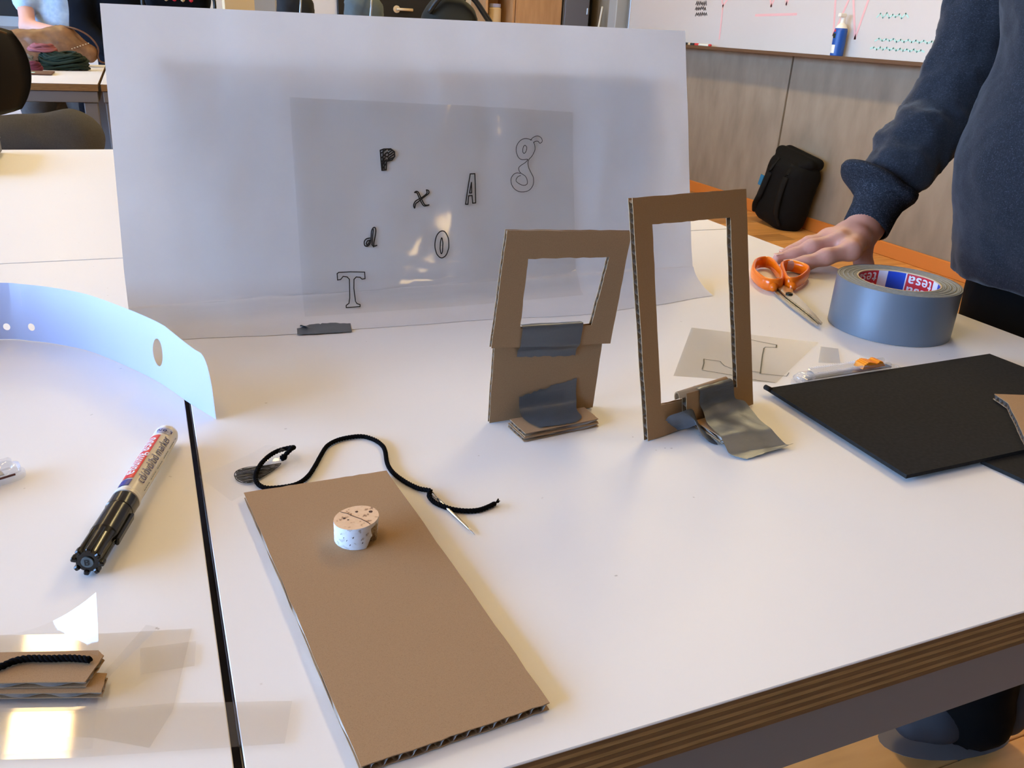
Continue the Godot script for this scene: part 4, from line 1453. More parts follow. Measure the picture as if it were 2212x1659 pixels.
func build_strip() -> void:
	var t := thing("curved_strip", "white plastic strip with punched holes standing curved on its edge", "strip", v(-0.06, 0, -0.68))
	var ctl := []
	for p in [[-0.30, -0.715], [-0.245, -0.752], [-0.19, -0.772], [-0.1332, -0.7739], [-0.1070, -0.7624], [-0.0873, -0.7492], [-0.0626, -0.7259], [-0.0364, -0.6871], [-0.0124, -0.6453], [0.0064, -0.6017], [0.0162, -0.5807], [0.0235, -0.5658]]:
		ctl.append(v(p[0], 0.0, p[1]) - t.position)
	var line := smooth_line(ctl, 24)
	var cum := [0.0]
	for i in range(1, line.size()):
		cum.append(cum[i - 1] + line[i].distance_to(line[i - 1]))
	var L: float = cum[cum.size() - 1]
	var H := STRIP_H
	var at := func(s: float, h: float) -> Vector3:
		s = clampf(s, 0, L)
		var i := 0
		while i < cum.size() - 2 and cum[i + 1] < s:
			i += 1
		var k: float = (s - cum[i]) / maxf(cum[i + 1] - cum[i], 1e-6)
		var p: Vector3 = line[i].lerp(line[i + 1], k)
		var d: Vector3 = (line[i + 1] - line[i]).normalized()
		var out := Vector3(-d.z, 0, d.x)      # leans slightly outwards at the top
		return p + Vector3.UP * (h + 0.0004) - out * 0.004 * (h / H) * (h / H)
	var holes := STRIP_HOLES
	var st := S()
	smooth(st)
	var n := 150
	var ds := L / n
	var m := 10
	var top := func(s: float) -> float:       # the free end is cut on the slant with a rounded corner
		var e := L - s
		return H * (1.0 - 0.09 * clampf((0.075 - e) / 0.05, 0.0, 1.0)) * (1.0 if e > 0.020 else sqrt(maxf(0.0, 1.0 - pow((0.020 - e) / 0.020, 2.0))))
	var blocked := []
	for hl in holes:
		var s0: float = L - hl[0]
		var a: int = int(floor((s0 - hl[2] * 1.3) / ds))
		var b: int = int(ceil((s0 + hl[2] * 1.3) / ds))
		blocked.append([a, b])
		# patch from square to ellipse
		var corners := []
		var K := 32
		for k in K:
			var ang := TAU * k / K
			var e := Vector2(s0 + hl[2] * cos(ang), hl[1] + hl[3] * sin(ang))
			var c := Vector2(cos(ang), sin(ang))
			var w0 := a * ds
			var w1 := b * ds
			var sx: float = (w1 - s0) if c.x > 0 else (s0 - w0)
			var sy: float = (H - hl[1]) if c.y > 0 else hl[1]
			var f: float = 1.0 / maxf(absf(c.x) / sx, absf(c.y) / sy)
			var q := Vector2(s0 + c.x * f, hl[1] + c.y * f)
			corners.append([e, q])
		# include the true corners by snapping the nearest outer points
		for cc in [Vector2(a * ds, 0), Vector2(b * ds, 0), Vector2(a * ds, H), Vector2(b * ds, H)]:
			var best := 0
			for k in K:
				if corners[k][1].distance_to(cc) < corners[best][1].distance_to(cc):
					best = k
			corners[best][1] = cc
		for k in K:
			var l := (k + 1) % K
			for j in 3:
				var f0 := j / 3.0
				var f1 := (j + 1) / 3.0
				var p := [corners[k][0].lerp(corners[k][1], f0), corners[k][0].lerp(corners[k][1], f1), corners[l][0].lerp(corners[l][1], f1), corners[l][0].lerp(corners[l][1], f0)]
				quad(st, at.call(p[0].x, p[0].y), at.call(p[1].x, p[1].y), at.call(p[2].x, p[2].y), at.call(p[3].x, p[3].y))
	for i in n:
		var skip := false
		for b in blocked:
			if i >= b[0] and i < b[1]:
				skip = true
		if skip:
			continue
		var s0 := i * ds
		var s1 := (i + 1) * ds
		var h0: float = top.call(s0)
		var h1: float = top.call(s1)
		for j in m:
			quad(st, at.call(s0, h0 * j / m), at.call(s1, h1 * j / m), at.call(s1, h1 * (j + 1) / m), at.call(s0, h0 * (j + 1) / m))
	part(st, "band", M.strip, t)

const STRIP_H := 0.0485
const STRIP_HOLES := [[0.2620, 0.011, 0.0028, 0.0030], [0.2400, 0.0125, 0.0030, 0.0032], [0.0840, 0.0250, 0.0075, 0.0108]]

func build_roll() -> void:
	var c := v(0.684, 0.0004, -0.598)
	var t := thing("duct_tape_roll", "roll of silver grey duct tape with a red and blue printed core", "tape roll", c)
	var ro := 0.0590
	var ri := 0.0398
	var H := 0.050
	var st := S()
	smooth(st)
	var seg := 96
	for i in seg:
		for j in 4:
			var p := []
			var uvs := []
			for e in [[0, 0], [1, 0], [1, 1], [0, 1]]:
				var a: float = TAU * (i + e[0]) / seg
				var y := lerpf(0.0, H, (j + e[1]) / 4.0)
				p.append(Vector3(cos(a) * ro, y, -sin(a) * ro))
				uvs.append(Vector2(y * 160.0, a * ro * 160.0))
			quv(st, p, uvs)
	part(st, "outer_tape", M.roll, t, true)
	st = S()
	var prof := [[ri, H - 0.0004]]
	for i in 13:                              # wound edges, ridge after ridge
		var r := lerpf(ri, ro, (i + 1) / 13.0)
		prof.append([r - 0.0006, H - 0.0004 + 0.0005 * (i % 3) * 0.5])
		prof.append([r, H - 0.0004])
	lathe(st, prof, 72, Transform3D.IDENTITY)
	lathe(st, [[ro, 0.0], [ri, 0.0]], 72, Transform3D.IDENTITY)
	part(st, "wound_edge", M.roll_side, t)
	st = S()
	lathe(st, [[ri, 0.0], [ri - 0.0012, 0.0]], 72, Transform3D.IDENTITY)
	lathe(st, [[ri - 0.0012, 0.0], [ri - 0.0012, H], [ri, H]], 72, Transform3D.IDENTITY)
	part(st, "core", M.cream, t)
	# printed core lining: angle measured so that 0 looks at the camera from the far side
	var rr := ri - 0.0016
	var far := atan2(0.598, 0.684)          # direction from the camera onwards, as angle of (x, -z)
	var at := func(ang: float, y: float, d := 0.0) -> Vector3: return Vector3(cos(ang) * (rr - d), y, -sin(ang) * (rr - d))
	var sect := func(called: String, m: Material, a0: float, a1: float, y0: float, y1: float, d: float) -> void:
		var b := S()
		smooth(b)
		var k := 10
		for i in k:
			var p0 := lerpf(a0, a1, float(i) / k)
			var p1 := lerpf(a0, a1, float(i + 1) / k)
			quad(b, at.call(p0, y0, d), at.call(p0, y1, d), at.call(p1, y1, d), at.call(p1, y0, d))
		part(b, called, m, t)
	# repeating print: red field, white, blue, thin white
	var start := far
	var per := TAU / 4.0
	for k in 4:
		var s := start + k * per
		sect.call("blue_print", M.print_blue, s - 0.15, s + 0.315, 0.001, H - 0.001, 0.0)
		sect.call("white_print", M.print_white, s + 0.315, s + 0.57, 0.001, H - 0.001, 0.0)
		sect.call("red_print", M.print_red, s + 0.57, s + per - 0.18, 0.001, H - 0.001, 0.0)
		sect.call("white_print", M.print_white, s + per - 0.18, s + per - 0.15, 0.001, H - 0.001, 0.0)
		for j in 4:
			var yc := H - 0.0075 - j * 0.0115
			var am := s + (0.57 + per - 0.18) * 0.5
			var b := S()
			lay_text(b, glyphs("tesa", 0.0105), func(p: Vector2) -> Vector3: return at.call(am + p.x / rr, yc - p.y, 0.0002))
			part(b, "core_lettering", M.print_white, t)

func build_scissors() -> void:
	var t := thing("scissors", "pair of scissors with glossy orange handles beside the duct tape roll", "scissors", v(0.65, 0, -0.72))
	var o := t.position
	var loops := [[0.6597, -0.7900, 0.6843, -0.8160, 0.7029, -0.8212, 0.7033, -0.8084, 0.6901, -0.7834, 0.6765, -0.7597, 0.6565, -0.7358, 0.6436, -0.7326, 0.6380, -0.7430, 0.6467, -0.7696],
		[0.7007, -0.7880, 0.7109, -0.7962, 0.7214, -0.7975, 0.7268, -0.7858, 0.7273, -0.7753, 0.7199, -0.7634, 0.6981, -0.7453, 0.6744, -0.7317, 0.6652, -0.7338, 0.6781, -0.7562]]
	for k in 2:
		var ctl := path_of(loops[k], 0.0082 if k == 0 else 0.0090, o)
		var n := ctl.size()
		var pts := []
		for i in n:
			for j in 6:
				pts.append((ctl[i] as Vector3).cubic_interpolate(ctl[(i + 1) % n], ctl[(i + n - 1) % n], ctl[(i + 2) % n], j / 6.0))
		var st := S()
		tube(st, pts, 0.0030, 12, true, false, 1.0, 2.5)
		var q: Array = [[v(0.6478, 0.0075, -0.7380), v(0.6430, 0.0070, -0.7310), v(0.6392, 0.0062, -0.7262)], [v(0.6690, 0.0080, -0.7350), v(0.6668, 0.0075, -0.7285), v(0.6648, 0.0068, -0.7225)]][k]
		var arm := []
		for p in q:
			arm.append(p - o)
		tube(st, smooth_line(arm, 4), [0.0066, 0.0060, 0.0054, 0.0050, 0.0046, 0.0043, 0.0042, 0.0041, 0.0040], 12, false, true, 1.0, 0.9)
		var mid: Vector3 = [v(0.6590, 0.0072, -0.7420), v(0.6700, 0.0076, -0.7400)][k] - o
		tube(st, [mid, arm[1], arm[2]], [0.0055, 0.0048, 0.0040], 12)
		part(st, "handle", M.orange, t)
	var st := S()
	var bl := [0.6475, -0.7309, 0.6658, -0.7420, 0.6639, -0.7226, 0.6524, -0.7075, 0.6476, -0.6943, 0.6326, -0.6596, 0.6100, -0.6128, 0.6066, -0.6108, 0.6179, -0.6426, 0.6356, -0.6999]
	var loc := []
	for i in range(0, bl.size(), 2):
		loc.append(bl[i] - o.x)
		loc.append(bl[i + 1] - o.z)
	prism(st, xz(loc), Vector3.ZERO, Vector3.RIGHT, Vector3.FORWARD, 0.0044, 0.0062)
	part(st, "blade", M.blade, t)
	st = S()
	bl = [0.6493, -0.7330, 0.6419, -0.7068, 0.6241, -0.6490, 0.6091, -0.6147, 0.6058, -0.6144, 0.6068, -0.6234, 0.6205, -0.6714, 0.6370, -0.7200]
	loc = []
	for i in range(0, bl.size(), 2):
		loc.append(bl[i] - o.x)
		loc.append(bl[i + 1] - o.z)
	prism(st, xz(loc), Vector3.ZERO, Vector3.RIGHT, Vector3.FORWARD, 0.0018, 0.0038)
	part(st, "blade", M.blade, t)
	st = S()
	lathe(st, [[0.0040, 0.0062], [0.0040, 0.0072], [0.0034, 0.0078], [0.0022, 0.0078], [0.0018, 0.0072], [0.0, 0.0072]], 18, Transform3D(Basis.IDENTITY, v(0.6425, 0, -0.7030) - o))
	part(st, "pivot_screw", M.dark_metal, t)

func build_cutter() -> void:
	var t := thing("cutter_knife", "clear plastic cutter knife with an orange slider beside the black foam", "cutter knife", v(0.4779, 0.0007, -0.4985))
	var st := S()
	var w := 0.0150
	var L := 0.122
	# rounded ends body outline as an open tray: two walls, floor, nose and tail
	var out := PackedVector2Array()
	for i in 9:
		var a := PI / 2 + PI * i / 8.0
		out.append(Vector2(0.008 + 0.008 * cos(a), w * 0.5 * sin(a)))
	for i in 9:
		var a := -PI / 2 + PI * i / 8.0
		out.append(Vector2(L - 0.006 + 0.006 * cos(a), w * 0.5 * sin(a)))
	prism(st, out, Vector3.ZERO, Vector3.RIGHT, Vector3.FORWARD, 0.0, 0.0030)
	part(st, "floor_plate", M.clear, t)
	for s in [-1, 1]:
		st = S()
		bx(st, Vector3(L * 0.5 + (0.003 if s < 0 else -0.006), 0.0068, s * (w * 0.5 - 0.0022)), Vector3(L - 0.022 - (0.0 if s > 0 else 0.012), 0.0072, 0.0040), 0.0010)
		part(st, "side_wall", M.clear, t)
		st = S()
		for i in 22:
			bx(st, Vector3(0.022 + i * 0.0026, 0.0106, s * (w * 0.5 - 0.0022)), Vector3(0.0011, 0.0006, 0.0034), 0.0)
		part(st, "grip_ridges", M.clear, t)
	st = S()
	tube(st, [Vector3(0.003, 0.0055, 0), Vector3(0.009, 0.0062, 0), Vector3(0.018, 0.0070, 0)], [0.0035, 0.0050, 0.0042], 12, false, true, 1.35, 0.9)
	part(st, "nose", M.clear, t)
	st = S()
	bx(st, Vector3(0.061, 0.0046, 0), Vector3(0.098, 0.0009, 0.0070), 0.0003)
	part(st, "blade", M.blade, t)
	st = S()
	bx(st, Vector3(0.056, 0.0062, 0), Vector3(0.082, 0.0016, 0.0046), 0.0003)
	part(st, "blade_carrier", M.clear, t)
	st = S()
	var hump := PackedVector2Array([Vector2(0.0, 0.0), Vector2(0.001, 0.0035), Vector2(0.006, 0.0058), Vector2(0.013, 0.0042), Vector2(0.016, 0.0030), Vector2(0.019, 0.0052), Vector2(0.023, 0.0040), Vector2(0.027, 0.0)])
	prism(st, hump, Vector3(0.072, 0.0075, 0.0052), Vector3.RIGHT, Vector3.UP, -0.0104, 0.0)
	for i in 12:
		var x := 0.0015 + i * 0.0019
		var hy := 0.0
		for k in hump.size() - 1:
			if x >= hump[k].x and x <= hump[k + 1].x:
				hy = lerpf(hump[k].y, hump[k + 1].y, (x - hump[k].x) / (hump[k + 1].x - hump[k].x))
		bx(st, Vector3(0.072 + x, 0.0076 + hy, 0), Vector3(0.0008, 0.0008, 0.0104), 0.0)
	part(st, "slider", M.slider, t)
	t.rotation.y = 0.035
	var u := dup(t, "clear plastic cutter knife end with a dark red line beside the marker pen")
	u.position = v(-0.0905, 0.0007, -0.5215)
	u.rotation.y = PI + 0.42
	u.remove_child(u.get_node("slider"))
	var s2 := S()
	bx(s2, Vector3(0.05, 0.0050, -0.0078), Vector3(0.085, 0.0012, 0.0006), 0.0)
	part(s2, "red_line", M.plastic_dark_red, u)

# ------------------------------------------------------------------ loose transparencies and the folded card with yarn
func film(called: String, label: String, pts: Array, y: float, m: Material, group := "") -> Node3D:
	var cx := 0.0
	var cz := 0.0
	for i in range(0, pts.size(), 2):
		cx += pts[i] / (pts.size() / 2.0)
		cz += pts[i + 1] / (pts.size() / 2.0)
	var t := thing(called, label, "transparency", v(cx, y, cz), group)
	var loc := []
	for i in range(0, pts.size(), 2):
		loc.append(pts[i] - cx)
		loc.append(pts[i + 1] - cz)
	var st := S()
	prism(st, xz(loc), Vector3.ZERO, Vector3.RIGHT, Vector3.FORWARD, 0.0, 0.00012)
	part(st, "film", m, t)
	return t

func build_loose_sheets() -> void:
	var d := film("drawn_transparency", "clear film with two outlined shapes lying behind the tall cardboard frame", [0.4774, -0.6483, 0.39, -0.5451, 0.4678, -0.5075, 0.5759, -0.5788], 0.0003, M.sheet)
	var o := d.position
	var k := 0
	for ln in [[0.4231, -0.5507, 0.4326, -0.5621, 0.4388, -0.5711], [0.5253, -0.5783, 0.53, -0.5838], [0.512, -0.5796, 0.4986, -0.5647, 0.4675, -0.5282]]:
		var st := S()
		stroke(st, path_of(ln, 0.0006, o), 0.0011, Vector3.UP)
		part(st, "thick_line", M.ink, d)
	for ln in [[0.4388, -0.5711, 0.4503, -0.5624, 0.4491, -0.559, 0.4475, -0.5524, 0.4493, -0.5462, 0.4534, -0.5418, 0.47, -0.53], [0.4219, -0.5489, 0.4441, -0.5291, 0.4515, -0.5196, 0.4668, -0.5078], [0.505, -0.612, 0.5131, -0.6037, 0.53, -0.5838], [0.5253, -0.5783, 0.5154, -0.5819, 0.512, -0.5796], [0.4675, -0.5282, 0.4865, -0.5167, 0.4941, -0.5227]]:
		var st := S()
		stroke(st, path_of(ln, 0.0006, o), 0.0005, Vector3.UP)
		part(st, "thin_line", M.ink_thin, d)
	film("clear_tape", "small square of clear tape stuck to the table behind the cutter knife", [0.5689, -0.5692, 0.5827, -0.5592, 0.5569, -0.528, 0.5372, -0.5349], 0.0007, M.sheet)
	film("loose_transparency", "large clear film lying under the folded card on the left table", [-0.150, -0.385, -0.0461, -0.3515, -0.0055, -0.3412, -0.0158, -0.2911, -0.025, -0.2739, -0.0451, -0.2865, -0.150, -0.330], 0.0003, M.sheet_b)
	film("loose_transparency", "small clear film piece near the dark gap beside the folded card", [-0.0277, -0.3342, -0.0042, -0.3312, -0.0059, -0.3147, -0.0278, -0.3167], 0.0008, M.sheet_b)
	film("loose_transparency", "long clear film strip crossing the dark gap between the tables", [-0.0162, -0.2946, 0.0306, -0.2793, 0.0243, -0.2576, -0.0519, -0.2776, -0.120, -0.300, -0.120, -0.3251, -0.0459, -0.3010], 0.0012, M.sheet_b)
	film("loose_transparency", "narrow clear film offcut lying diagonally beside the folded card", [-0.025, -0.349, -0.0197, -0.3456, -0.0511, -0.3041, -0.0523, -0.3062], 0.0016, M.sheet_b)
	# curled film that mirrors the lamps
	var e := thing("curled_film", "curled glossy film sheet with a lifted corner under the folded card", "transparency", v(-0.08, 0.002, -0.325))
	var st := S()
	smooth(st)
	var q := [v(-0.125, 0.0022, -0.300), v(-0.045, 0.0022, -0.279), v(-0.0425, 0.0022, -0.345), v(-0.118, 0.0022, -0.3736)]
	var n := 16
	var gp := func(a: float, b: float) -> Vector3:
		var p: Vector3 = q[0].lerp(q[1], a).lerp(q[3].lerp(q[2], a), b) - e.position
		var c := maxf(0.0, a + b - 1.35)
		p.y += 0.06 * c * c
		return p
	for i in n:
		for j in n:
			var f := 1.0 / n
			quad(st, gp.call(i * f, j * f), gp.call((i + 1) * f, j * f), gp.call((i + 1) * f, (j + 1) * f), gp.call(i * f, (j + 1) * f))
	part(st, "film", M.sheet_b, e)
	# folded card with a strand of black yarn on it
	var fc := thing("folded_card", "folded scrap of cardboard carrying a strand of black yarn", "cardboard", v(-0.08, 0.0026, -0.328))
	var oo := fc.position
	for i in 2:
		var pl := []
		for p in [[[-0.150, -0.3645], [-0.150, -0.3420], [-0.0422, -0.3055], [-0.0403, -0.3165]], [[-0.150, -0.3620], [-0.150, -0.3440], [-0.0480, -0.3100], [-0.0413, -0.3244], [-0.0434, -0.3285]]][i]:
			pl.append(Vector2(p[0] - oo.x, -(p[1] - oo.z)))
		sub_card(fc, "card_layer", Vector3(0, 0.0030 + 0.0034 * i, 0), Vector3.RIGHT, Vector3.FORWARD, pl, [], 0.0030, true, 0.006, 6)
	var yy := thing("black_yarn", "strand of black yarn lying along the folded card", "yarn", v(-0.08, 0.0095, -0.328))
	yarn(yy, "twisted_strand", path_of([-0.140, -0.345, -0.1050, -0.3330, -0.0913, -0.3285, -0.0808, -0.3284, -0.0756, -0.3303, -0.0702, -0.3302, -0.0617, -0.3272, -0.0532, -0.3245, -0.0452, -0.3205], 0.0108, yy.position), 0.00145, M.yarn)
	# grey box at the far left
	var gb := thing("grey_box", "grey metal box at the end of the table behind the white strip", "box", v(-0.33, 0, -1.70))
	plain_box("body", Vector3(0, 0.013, 0), Vector3(0.16, 0.024, 0.26), M.grey_cab, gb, 0.003)
	plain_box("lid", Vector3(0, 0.0275, 0), Vector3(0.162, 0.004, 0.262), M.grey_cab, gb, 0.0015)


# ------------------------------------------------------------------ people
func head_bones(c: Vector3, face: Vector3) -> Array:      # skull, jaw, nose, ears; face = facing direction
	var s := Vector3.UP.cross(face).normalized()
	return [[c + Vector3.UP * 0.025 - face * 0.02, c + Vector3.UP * 0.03 + face * 0.015, 0.080, 0.076],
		[c + face * 0.035 - Vector3.UP * 0.05, c + face * 0.045 - Vector3.UP * 0.085, 0.052, 0.034],
		[c + face * 0.088 - Vector3.UP * 0.002, c + face * 0.103 - Vector3.UP * 0.033, 0.009, 0.013],
		[c + s * 0.078 + Vector3.UP * 0.0, c + s * 0.080 - Vector3.UP * 0.03, 0.014, 0.010],
		[c - s * 0.078 + Vector3.UP * 0.0, c - s * 0.080 - Vector3.UP * 0.03, 0.014, 0.010]]

func hair_bones(c: Vector3, face: Vector3) -> Array:
	return [[c + Vector3.UP * 0.045 - face * 0.03, c + Vector3.UP * 0.055 + face * 0.005, 0.084, 0.076], [c - face * 0.045 + Vector3.UP * 0.02, c - face * 0.05 - Vector3.UP * 0.03, 0.070, 0.055]]

func face_parts(t: Node3D, c: Vector3, face: Vector3) -> void:
	var s := Vector3.UP.cross(face).normalized()
	for k in [-1, 1]:
		var st := S()
		tube(st, [c + face * 0.083 + s * 0.031 * k + Vector3.UP * 0.006, c + face * 0.088 + s * 0.031 * k + Vector3.UP * 0.006], [0.011, 0.004], 10)
		part(st, "eye", M.print_white, t)
		st = S()
		tube(st, [c + face * 0.085 + s * 0.031 * k + Vector3.UP * 0.006, c + face * 0.0895 + s * 0.031 * k + Vector3.UP * 0.006], [0.006, 0.003], 8)
		part(st, "pupil", M.ink, t)
	var m := S()
	tube(m, [c + face * 0.074 - s * 0.024 - Vector3.UP * 0.064, c + face * 0.084 - Vector3.UP * 0.062, c + face * 0.074 + s * 0.024 - Vector3.UP * 0.064], [0.003, 0.006, 0.003], 8)
	part(m, "mouth", M.yarn_pink, t)

func build_person() -> void:
	var t := thing("person", "person in a dark heathered sweatshirt and black trousers leaning a hand on the table", "person", Vector3(1.02, 0, -0.52))
	var o := t.position
	var sk := S()
	# right hand over the table edge: fingers flat on the top, thumb down the side
	var W := v(0.884, 0.041, -0.846)
	var f := [
		[v(0.802, 0.0275, -0.784), v(0.766, 0.0205, -0.7865), v(0.741, 0.0118, -0.793), v(0.7195, 0.0086, -0.7995), 0.0092],
		[v(0.806, 0.0330, -0.8115), v(0.770, 0.0245, -0.8175), v(0.748, 0.0130, -0.824), v(0.729, 0.0088, -0.829), 0.0094],
		[v(0.816, 0.0320, -0.834), v(0.785, 0.0225, -0.840), v(0.767, 0.0125, -0.845), v(0.753, 0.0084, -0.848), 0.0089],
		[v(0.829, 0.0270, -0.854), v(0.803, 0.0185, -0.860), v(0.789, 0.0110, -0.863), v(0.778, 0.0078, -0.865), 0.0078]]
	var bones := []
	for q in f:
		var r: float = q[4]
		bones.append([W.lerp(q[0], 0.25), q[0], r * 1.75, r * 1.30])
		bones.append([q[0], q[1], r * 1.18, r * 1.05])
		bones.append([q[1], q[2], r * 1.07, r * 0.93])
		bones.append([q[2], q[3], r * 0.94, r * 0.80])
	bones.append([f[0][0], f[3][0], 0.0105, 0.0095])
	bones.append([W.lerp(f[0][0], 0.55), W.lerp(f[3][0], 0.55), 0.015, 0.013])
	bones.append([W + Vector3(-0.012, -0.004, 0.008), v(0.856, 0.0190, -0.821), 0.0190, 0.0145])
	bones.append([v(0.856, 0.0190, -0.821), v(0.853, -0.0010, -0.806), 0.0135, 0.0110])
	bones.append([v(0.853, -0.0010, -0.806), v(0.842, -0.0230, -0.796), 0.0108, 0.0088])
	bones.append([W, v(0.918, 0.082, -0.864), 0.0245, 0.026])
	bones.append([W + Vector3(-0.018, -0.004, 0.012), W + Vector3(0.004, 0.002, -0.008), 0.0205, 0.0215])
	var bl := blob(bones, 0.0028, 0.008)
	for i in bl[0].size():
		bl[0][i] -= o
	blob_to(sk, bl)
	# arm under the sleeve, trunk, neck and head
	var C := v(1.00, 0.72, -0.62)
	var fc := Vector3(-0.93, -0.28, 0.22).normalized()
	bones = [[v(0.918, 0.082, -0.864), v(1.026, 0.206, -0.884), 0.027, 0.032], [v(1.026, 0.206, -0.884), v(1.040, 0.33, -0.878), 0.034, 0.036], [v(1.040, 0.33, -0.878), v(1.085, 0.49, -0.79), 0.036, 0.045],
		[v(1.085, 0.49, -0.80), v(1.085, 0.49, -0.42), 0.05, 0.05], [v(1.08, 0.49, -0.61), v(1.11, 0.0, -0.61), 0.085, 0.085], [v(1.08, 0.50, -0.61), v(1.02, 0.65, -0.615), 0.058, 0.050],
		[v(1.085, 0.49, -0.42), v(1.14, 0.21, -0.36), 0.045, 0.034], [v(1.14, 0.21, -0.36), v(1.08, -0.03, -0.35), 0.032, 0.025]]
	bones.append_array(head_bones(C, fc))
	bl = blob(bones, 0.012, 0.03)
	for i in bl[0].size():
		bl[0][i] -= o
	blob_to(sk, bl)
	part(sk, "body", M.skin, t)
	face_parts(t, C - o, fc)
	var hs := S()
	bl = blob(hair_bones(C, fc), 0.012, 0.03)
	for i in bl[0].size():
		bl[0][i] -= o
	blob_to(hs, bl, 0.004, 250)
	part(hs, "hair", M.hair, t)
	for q in f:
		var st := S()
		var d: Vector3 = (q[3] - q[2]).normalized()
		var sd := Vector3.UP.cross(d).normalized()
		var n := d.cross(sd).normalized()
		bx(st, q[3] - o + n * (q[4] * 0.66) - d * 0.0006, Vector3(q[4] * 0.95, 0.0016, q[4] * 1.1), 0.0007, Basis(sd, n, sd.cross(n)))
		part(st, "fingernail", M.nail, t)
	# sweatshirt
	bones = []
	for q in [[0.45, 1.035, 0.110], [0.391, 1.028, 0.118], [0.322, 1.046, 0.120], [0.248, 1.074, 0.120], [0.190, 1.058, 0.120], [0.152, 1.041, 0.124], [0.101, 1.064, 0.129], [0.041, 1.094, 0.134], [0.009, 1.112, 0.134]]:
		bones.append([v(q[1], q[0], -0.702), v(q[1] + 0.02, q[0], -0.50), q[2], q[2]])
	bones.append([v(1.07, 0.49, -0.78), v(1.07, 0.49, -0.43), 0.080, 0.080])
	bones.append([v(1.07, 0.52, -0.61), v(1.045, 0.575, -0.612), 0.080, 0.068])
	# left sleeve
	bones.append([v(1.085, 0.49, -0.43), v(1.15, 0.21, -0.36), 0.062, 0.046])
	bones.append([v(1.15, 0.21, -0.36), v(1.09, 0.0, -0.35), 0.044, 0.036])
	bl = blob(bones, 0.0095, 0.028)
	for i in bl[0].size():
		var p: Vector3 = bl[0][i]
		var hem := TY - 0.010 + 0.012 * nz.get_noise_2d(p.x * 300, p.z * 300)
		p.y = maxf(p.y, hem) if p.z < -0.40 else p.y
		bl[0][i] = p - o
	var sw := S()
	blob_to(sw, bl, 0.007, 90.0)
	# right sleeve with bunched folds
	var E := v(1.026, 0.206, -0.884)
	var CU := v(0.927, 0.094, -0.866)
	bones = [[CU, E, 0.0370, 0.0440], [E, v(1.040, 0.33, -0.878), 0.0455, 0.046], [v(1.040, 0.33, -0.878), v(1.07, 0.49, -0.79), 0.050, 0.070]]
	for q in [[0.10, 0.0425, -0.004], [0.28, 0.0435, 0.005], [0.46, 0.0460, -0.005], [0.68, 0.0465, 0.006], [0.9, 0.0480, -0.004]]:
		var p := CU.lerp(E, q[0]) + Vector3(q[2], -q[2], 0)
		bones.append([p - Vector3(0.002, 0.010, 0.006), p + Vector3(0.004, 0.008, 0.004), q[1] - 0.002, q[1] - 0.002])
	for q in [[0.15, 0.049], [0.5, 0.050], [0.85, 0.056]]:
		var p := E.lerp(v(1.055, 0.42, -0.84), q[0])
		bones.append([p - Vector3(0.012, 0.004, 0.006), p + Vector3(0.010, 0.004, 0.006), q[1] - 0.008, q[1] - 0.008])
	bl = blob(bones, 0.0075, 0.009)
	for i in bl[0].size():
		bl[0][i] -= o
	blob_to(sw, bl, 0.009, 170.0)
	part(sw, "sweatshirt", M.sweater, t)
	# ribbed cuff with its folded rim
	var cf := S()
	smooth(cf)
	var ax := (CU - W).normalized()
	var fr := frame_of(ax)
	var c0 := W - ax * 0.004
	var fd := (Vector3(-0.80, 0.40, -0.30) - ax * Vector3(-0.80, 0.40, -0.30).dot(ax)).normalized()
	var rows := [[0.0, 0.0275], [0.002, 0.0300], [0.014, 0.0302], [0.030, 0.0305], [0.046, 0.0330], [0.056, 0.0385], [0.064, 0.0425], [0.072, 0.0435], [0.078, 0.0425], [0.080, 0.0405], [0.076, 0.0385], [0.064, 0.034]]
	var ns := 96
	for j in rows.size() - 1:
		for i in ns:
			var p := []
			for e in [[0, 0], [1, 0], [1, 1], [0, 1]]:
				var a: float = TAU * (i + e[0]) / ns
				var rw: Array = rows[j + e[1]]
				var rib := 0.0005 * cos(a * 48.0) if rw[0] < 0.05 else 0.0
				var dir: Vector3 = fr[0] * cos(a) + fr[1] * sin(a)
				var flare := 1.0 + (0.58 * pow(maxf(0.0, dir.dot(fd)), 1.4) * clampf((rw[0] - 0.045) / 0.02, 0.0, 1.0))
				var low := 0.020 * clampf((rw[0] - 0.05) / 0.02, 0.0, 1.0) * clampf(dir.dot(Vector3(-0.60, 0.30, 0.74)) + 0.1, 0.0, 1.0)
				p.append(c0 - o + ax * (rw[0] - low) + dir * (rw[1] * flare + rib))
			quad(cf, p[0], p[1], p[2], p[3])
	part(cf, "cuff", M.cuff, t)
	# trousers
	bones = [[v(1.10, -0.05, -0.69), v(1.10, -0.05, -0.53), 0.122, 0.122], [v(1.10, 0.05, -0.67), v(1.10, 0.05, -0.55), 0.105, 0.105],
		[v(1.10, -0.10, -0.69), v(1.03, -0.36, -0.67), 0.100, 0.076], [v(1.03, -0.36, -0.67), v(1.085, -0.675, -0.625), 0.076, 0.064],
		[v(1.10, -0.10, -0.52), v(1.08, -0.36, -0.46), 0.100, 0.076], [v(1.08, -0.36, -0.46), v(1.12, -0.675, -0.40), 0.076, 0.064]]
	bl = blob(bones, 0.013, 0.03)
	for i in bl[0].size():
		var p: Vector3 = bl[0][i]
		p.y = clampf(p.y, 0.022, TY + 0.10)
		bl[0][i] = p - o
	var tr := S()
	blob_to(tr, bl, 0.006, 90.0)
	part(tr, "trousers", M.trousers, t)
